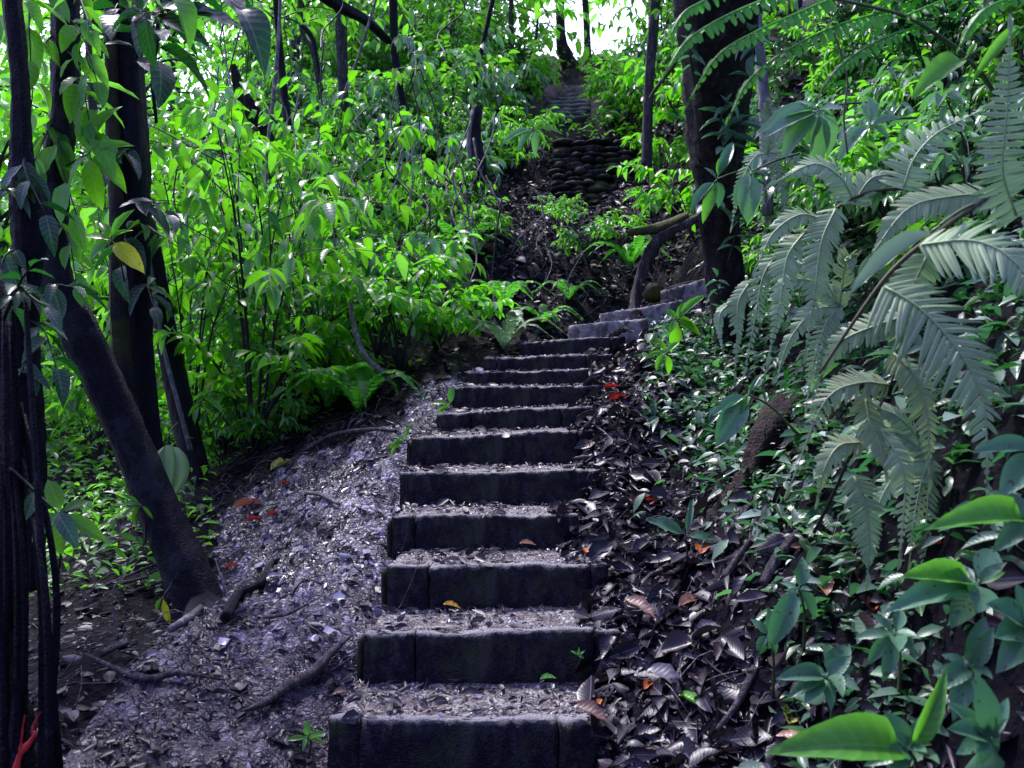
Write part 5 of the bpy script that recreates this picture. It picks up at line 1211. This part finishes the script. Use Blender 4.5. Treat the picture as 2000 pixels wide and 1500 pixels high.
rosette('row of dark drooping leaves at the top of the black trunk', 285, 25, 3.9, [(-75, 20, 0, .35), (0, 95, 0, .4), (120, -10, 0, .35), (-60, -50, 0, .4), (60, 30, 0, .35), (110, 55, 0, .4), (175, 15, 0, .35)], 'leaf_dark', foot=(245, 60, 4.8), smat='stem_dark')
rosette('shaded plant with broad dull leaves at the lower left', 120, 1000, 3.1, [(-60, 55, -.03, .6), (-5, 80, -.03, .5), (75, 60, 0, .3), (45, -20, 0, .45), (-30, -60, 0, .5), (20, 35, 0, .5)], 'leaf_mid', foot=(110, 1150, 3.2), smat='stem_dark')
rosette('small palm like seedling left of the leaning trunk', 275, 985, 3.85, [(-48, 5, 0, .2, NB), (-40, 30, 0, .2, NB), (-20, 45, 0, .2), (20, 30, 0, .2), (-40, -15, 0, .2)], 'leaf_mid', foot=(285, 1060, 3.9), smat='stem_dark')
rosette('hanging yellow streaked leaf below the leaning trunk foot', 318, 1165, 3.7, [(10, 55, 0, .25, 'leaf_yl'), (-12, 30, 0, .3)], 'leaf_mid', foot=(340, 1130, 3.9), smat='stem_dark')
rosette('seedling with upright glowing leaves above the path edge', 415, 625, 6.3, [(-15, -28, 0, .4, NB), (12, -36, 0, .35, 'leaf_yl'), (-55, 5, 0, .35, NB), (-30, 25, 0, .4, NB), (10, 35, 0, .35, NB)], 'leaf_mid', foot=(415, 720, 6.4))
rosette('sprig of four leaves at the left of the seventh step', 880, 790, 5.1, [(-40, -2, 0, .3), (-22, 12, 0, .35, NB), (3, -35, 0, .4, NB), (-30, 35, 0, .35)], 'leaf_mid', foot=(886, 815, 5.15))
rosette('green weed beside the fifth step on the path', 790, 860, 4.5, [(-32, 15, 0, .25, NB), (-20, -8, 0, .3, NB), (10, -30, 0, .25), (-28, 28, 0, .3)], 'leaf_mid', foot=(800, 880, 4.6))
rosette('plant with an upright heart shaped leaf on the hillside', 635, 345, 7.0, [(-2, -38, 0, .7, NB), (60, -8, 0, .3), (-20, 28, 0, .4), (55, 35, 0, .35), (25, 45, 0, .35, NB), (-45, 15, 0, .35, NB)], 'leaf_mid', foot=(640, 420, 7.2))
rosette('arching sprig of long pale and green leaves by the upright stump', 1045, 250, 8.6, [(-62, 38, 0, .25), (25, -12, 0, .3, NB), (52, 8, 0, .22, NB), (-15, -20, 0, .3, NB), (-30, 45, 0, .35), (20, 25, 0, .3, NB), (0, 50, 0, .3)], 'leaf_grey_glint', foot=(1090, 330, 9))
rosette('low bright sprig with glowing yellow leaf near the overhanging bush', 730, 580, 5.7, [(-28, 10, 0, .5, NB), (10, 15, 0, .5, NB), (20, -20, 0, .4, NB)], 'leaf_mid', foot=(770, 620, 6))
rosette('red flower bud sprig right of the distant steps', 1212, 225, 13.0, [(6, 5, 0, .8, 'redbud'), (-20, -10, 0, .4), (15, -15, 0, .4)], 'leaf_mid', foot=(1220, 260, 13.2)) if M.setdefault('redbud', CR) else None

# ------------------------------------------------------------------ light, world, camera
w = bpy.data.worlds.new('World'); scene.world = w; w.use_nodes = True
nt = w.node_tree; bg = nt.nodes['Background']; sky = nt.nodes.new('ShaderNodeTexSky'); sky.sky_type = 'NISHITA'; sky.sun_disc = False
SUN_EL, SUN_AZ = math.radians(62), math.radians(-38)   # azimuth measured from +Y toward +X
sky.sun_elevation = SUN_EL; sky.sun_rotation = SUN_AZ; sky.air_density = 1.3; sky.dust_density = 4; sky.ozone_density = 1.0; sky.altitude = 200
tint = nt.nodes.new('ShaderNodeMix'); tint.data_type = 'RGBA'; tint.blend_type = 'MULTIPLY'; tint.clamp_result = False
tint.inputs[0].default_value = 1; tint.inputs[7].default_value = (1.5, 1.35, 2.35, 1)   # bright overcast skylight, slightly violet
nt.links.new(sky.outputs[0], tint.inputs[6]); 
# hazy bright patch of overcast sky around the hidden sun
wtc = nt.nodes.new('ShaderNodeTexCoord'); dt = nt.nodes.new('ShaderNodeVectorMath'); dt.operation = 'DOT_PRODUCT'
gd = Vector((-.3, .85, .42)).normalized(); dt.inputs[1].default_value = gd
nt.links.new(wtc.outputs['Generated'], dt.inputs[0])
gr = nt.nodes.new('ShaderNodeValToRGB'); gr.color_ramp.elements[0].position = .72; gr.color_ramp.elements[0].color = (0, 0, 0, 1); gr.color_ramp.elements[1].position = .96; gr.color_ramp.elements[1].color = (1, 1, 1, 1)
nt.links.new(dt.outputs['Value'], gr.inputs[0])
ad = nt.nodes.new('ShaderNodeMix'); ad.data_type = 'RGBA'; ad.blend_type = 'ADD'; ad.clamp_result = False; ad.inputs[0].default_value = 1
sc9 = nt.nodes.new('ShaderNodeMix'); sc9.data_type = 'RGBA'; sc9.blend_type = 'MULTIPLY'; sc9.inputs[0].default_value = 1; sc9.inputs[7].default_value = (17, 17, 18, 1)
nt.links.new(gr.outputs[0], sc9.inputs[6]); nt.links.new(tint.outputs[2], ad.inputs[6]); nt.links.new(sc9.outputs[2], ad.inputs[7]); nt.links.new(ad.outputs[2], bg.inputs[0]); bg.inputs[1].default_value = .15
sd = bpy.data.lights.new('sun', 'SUN'); sd.energy = 5.0; sd.angle = math.radians(9); sd.color = (1, .97, .95)
so = bpy.data.objects.new('sun', sd); col.objects.link(so)
d = Vector((math.sin(SUN_AZ) * math.cos(SUN_EL), math.cos(SUN_AZ) * math.cos(SUN_EL), math.sin(SUN_EL)))
so.rotation_euler = (-d).to_track_quat('-Z', 'Y').to_euler()
cd = bpy.data.cameras.new('camera'); cd.lens = 36 * F / 2000; cd.sensor_width = 36; cd.clip_end = 6000; cd.clip_start = .05
cd.dof.use_dof = True; cd.dof.focus_distance = 4.2; cd.dof.aperture_fstop = 5.6
co = bpy.data.objects.new('camera', cd); col.objects.link(co); co.location = (0, 0, EYE); co.rotation_euler = (math.pi / 2, 0, 0)
scene.camera = co
scene.view_settings.view_transform = 'Standard'; scene.view_settings.look = 'None'; scene.view_settings.exposure = 0; scene.view_settings.gamma = 1
scene.cycles.max_bounces = 7; scene.cycles.diffuse_bounces = 3; scene.cycles.glossy_bounces = 3; scene.cycles.transmission_bounces = 4
scene.cycles.use_denoising = True
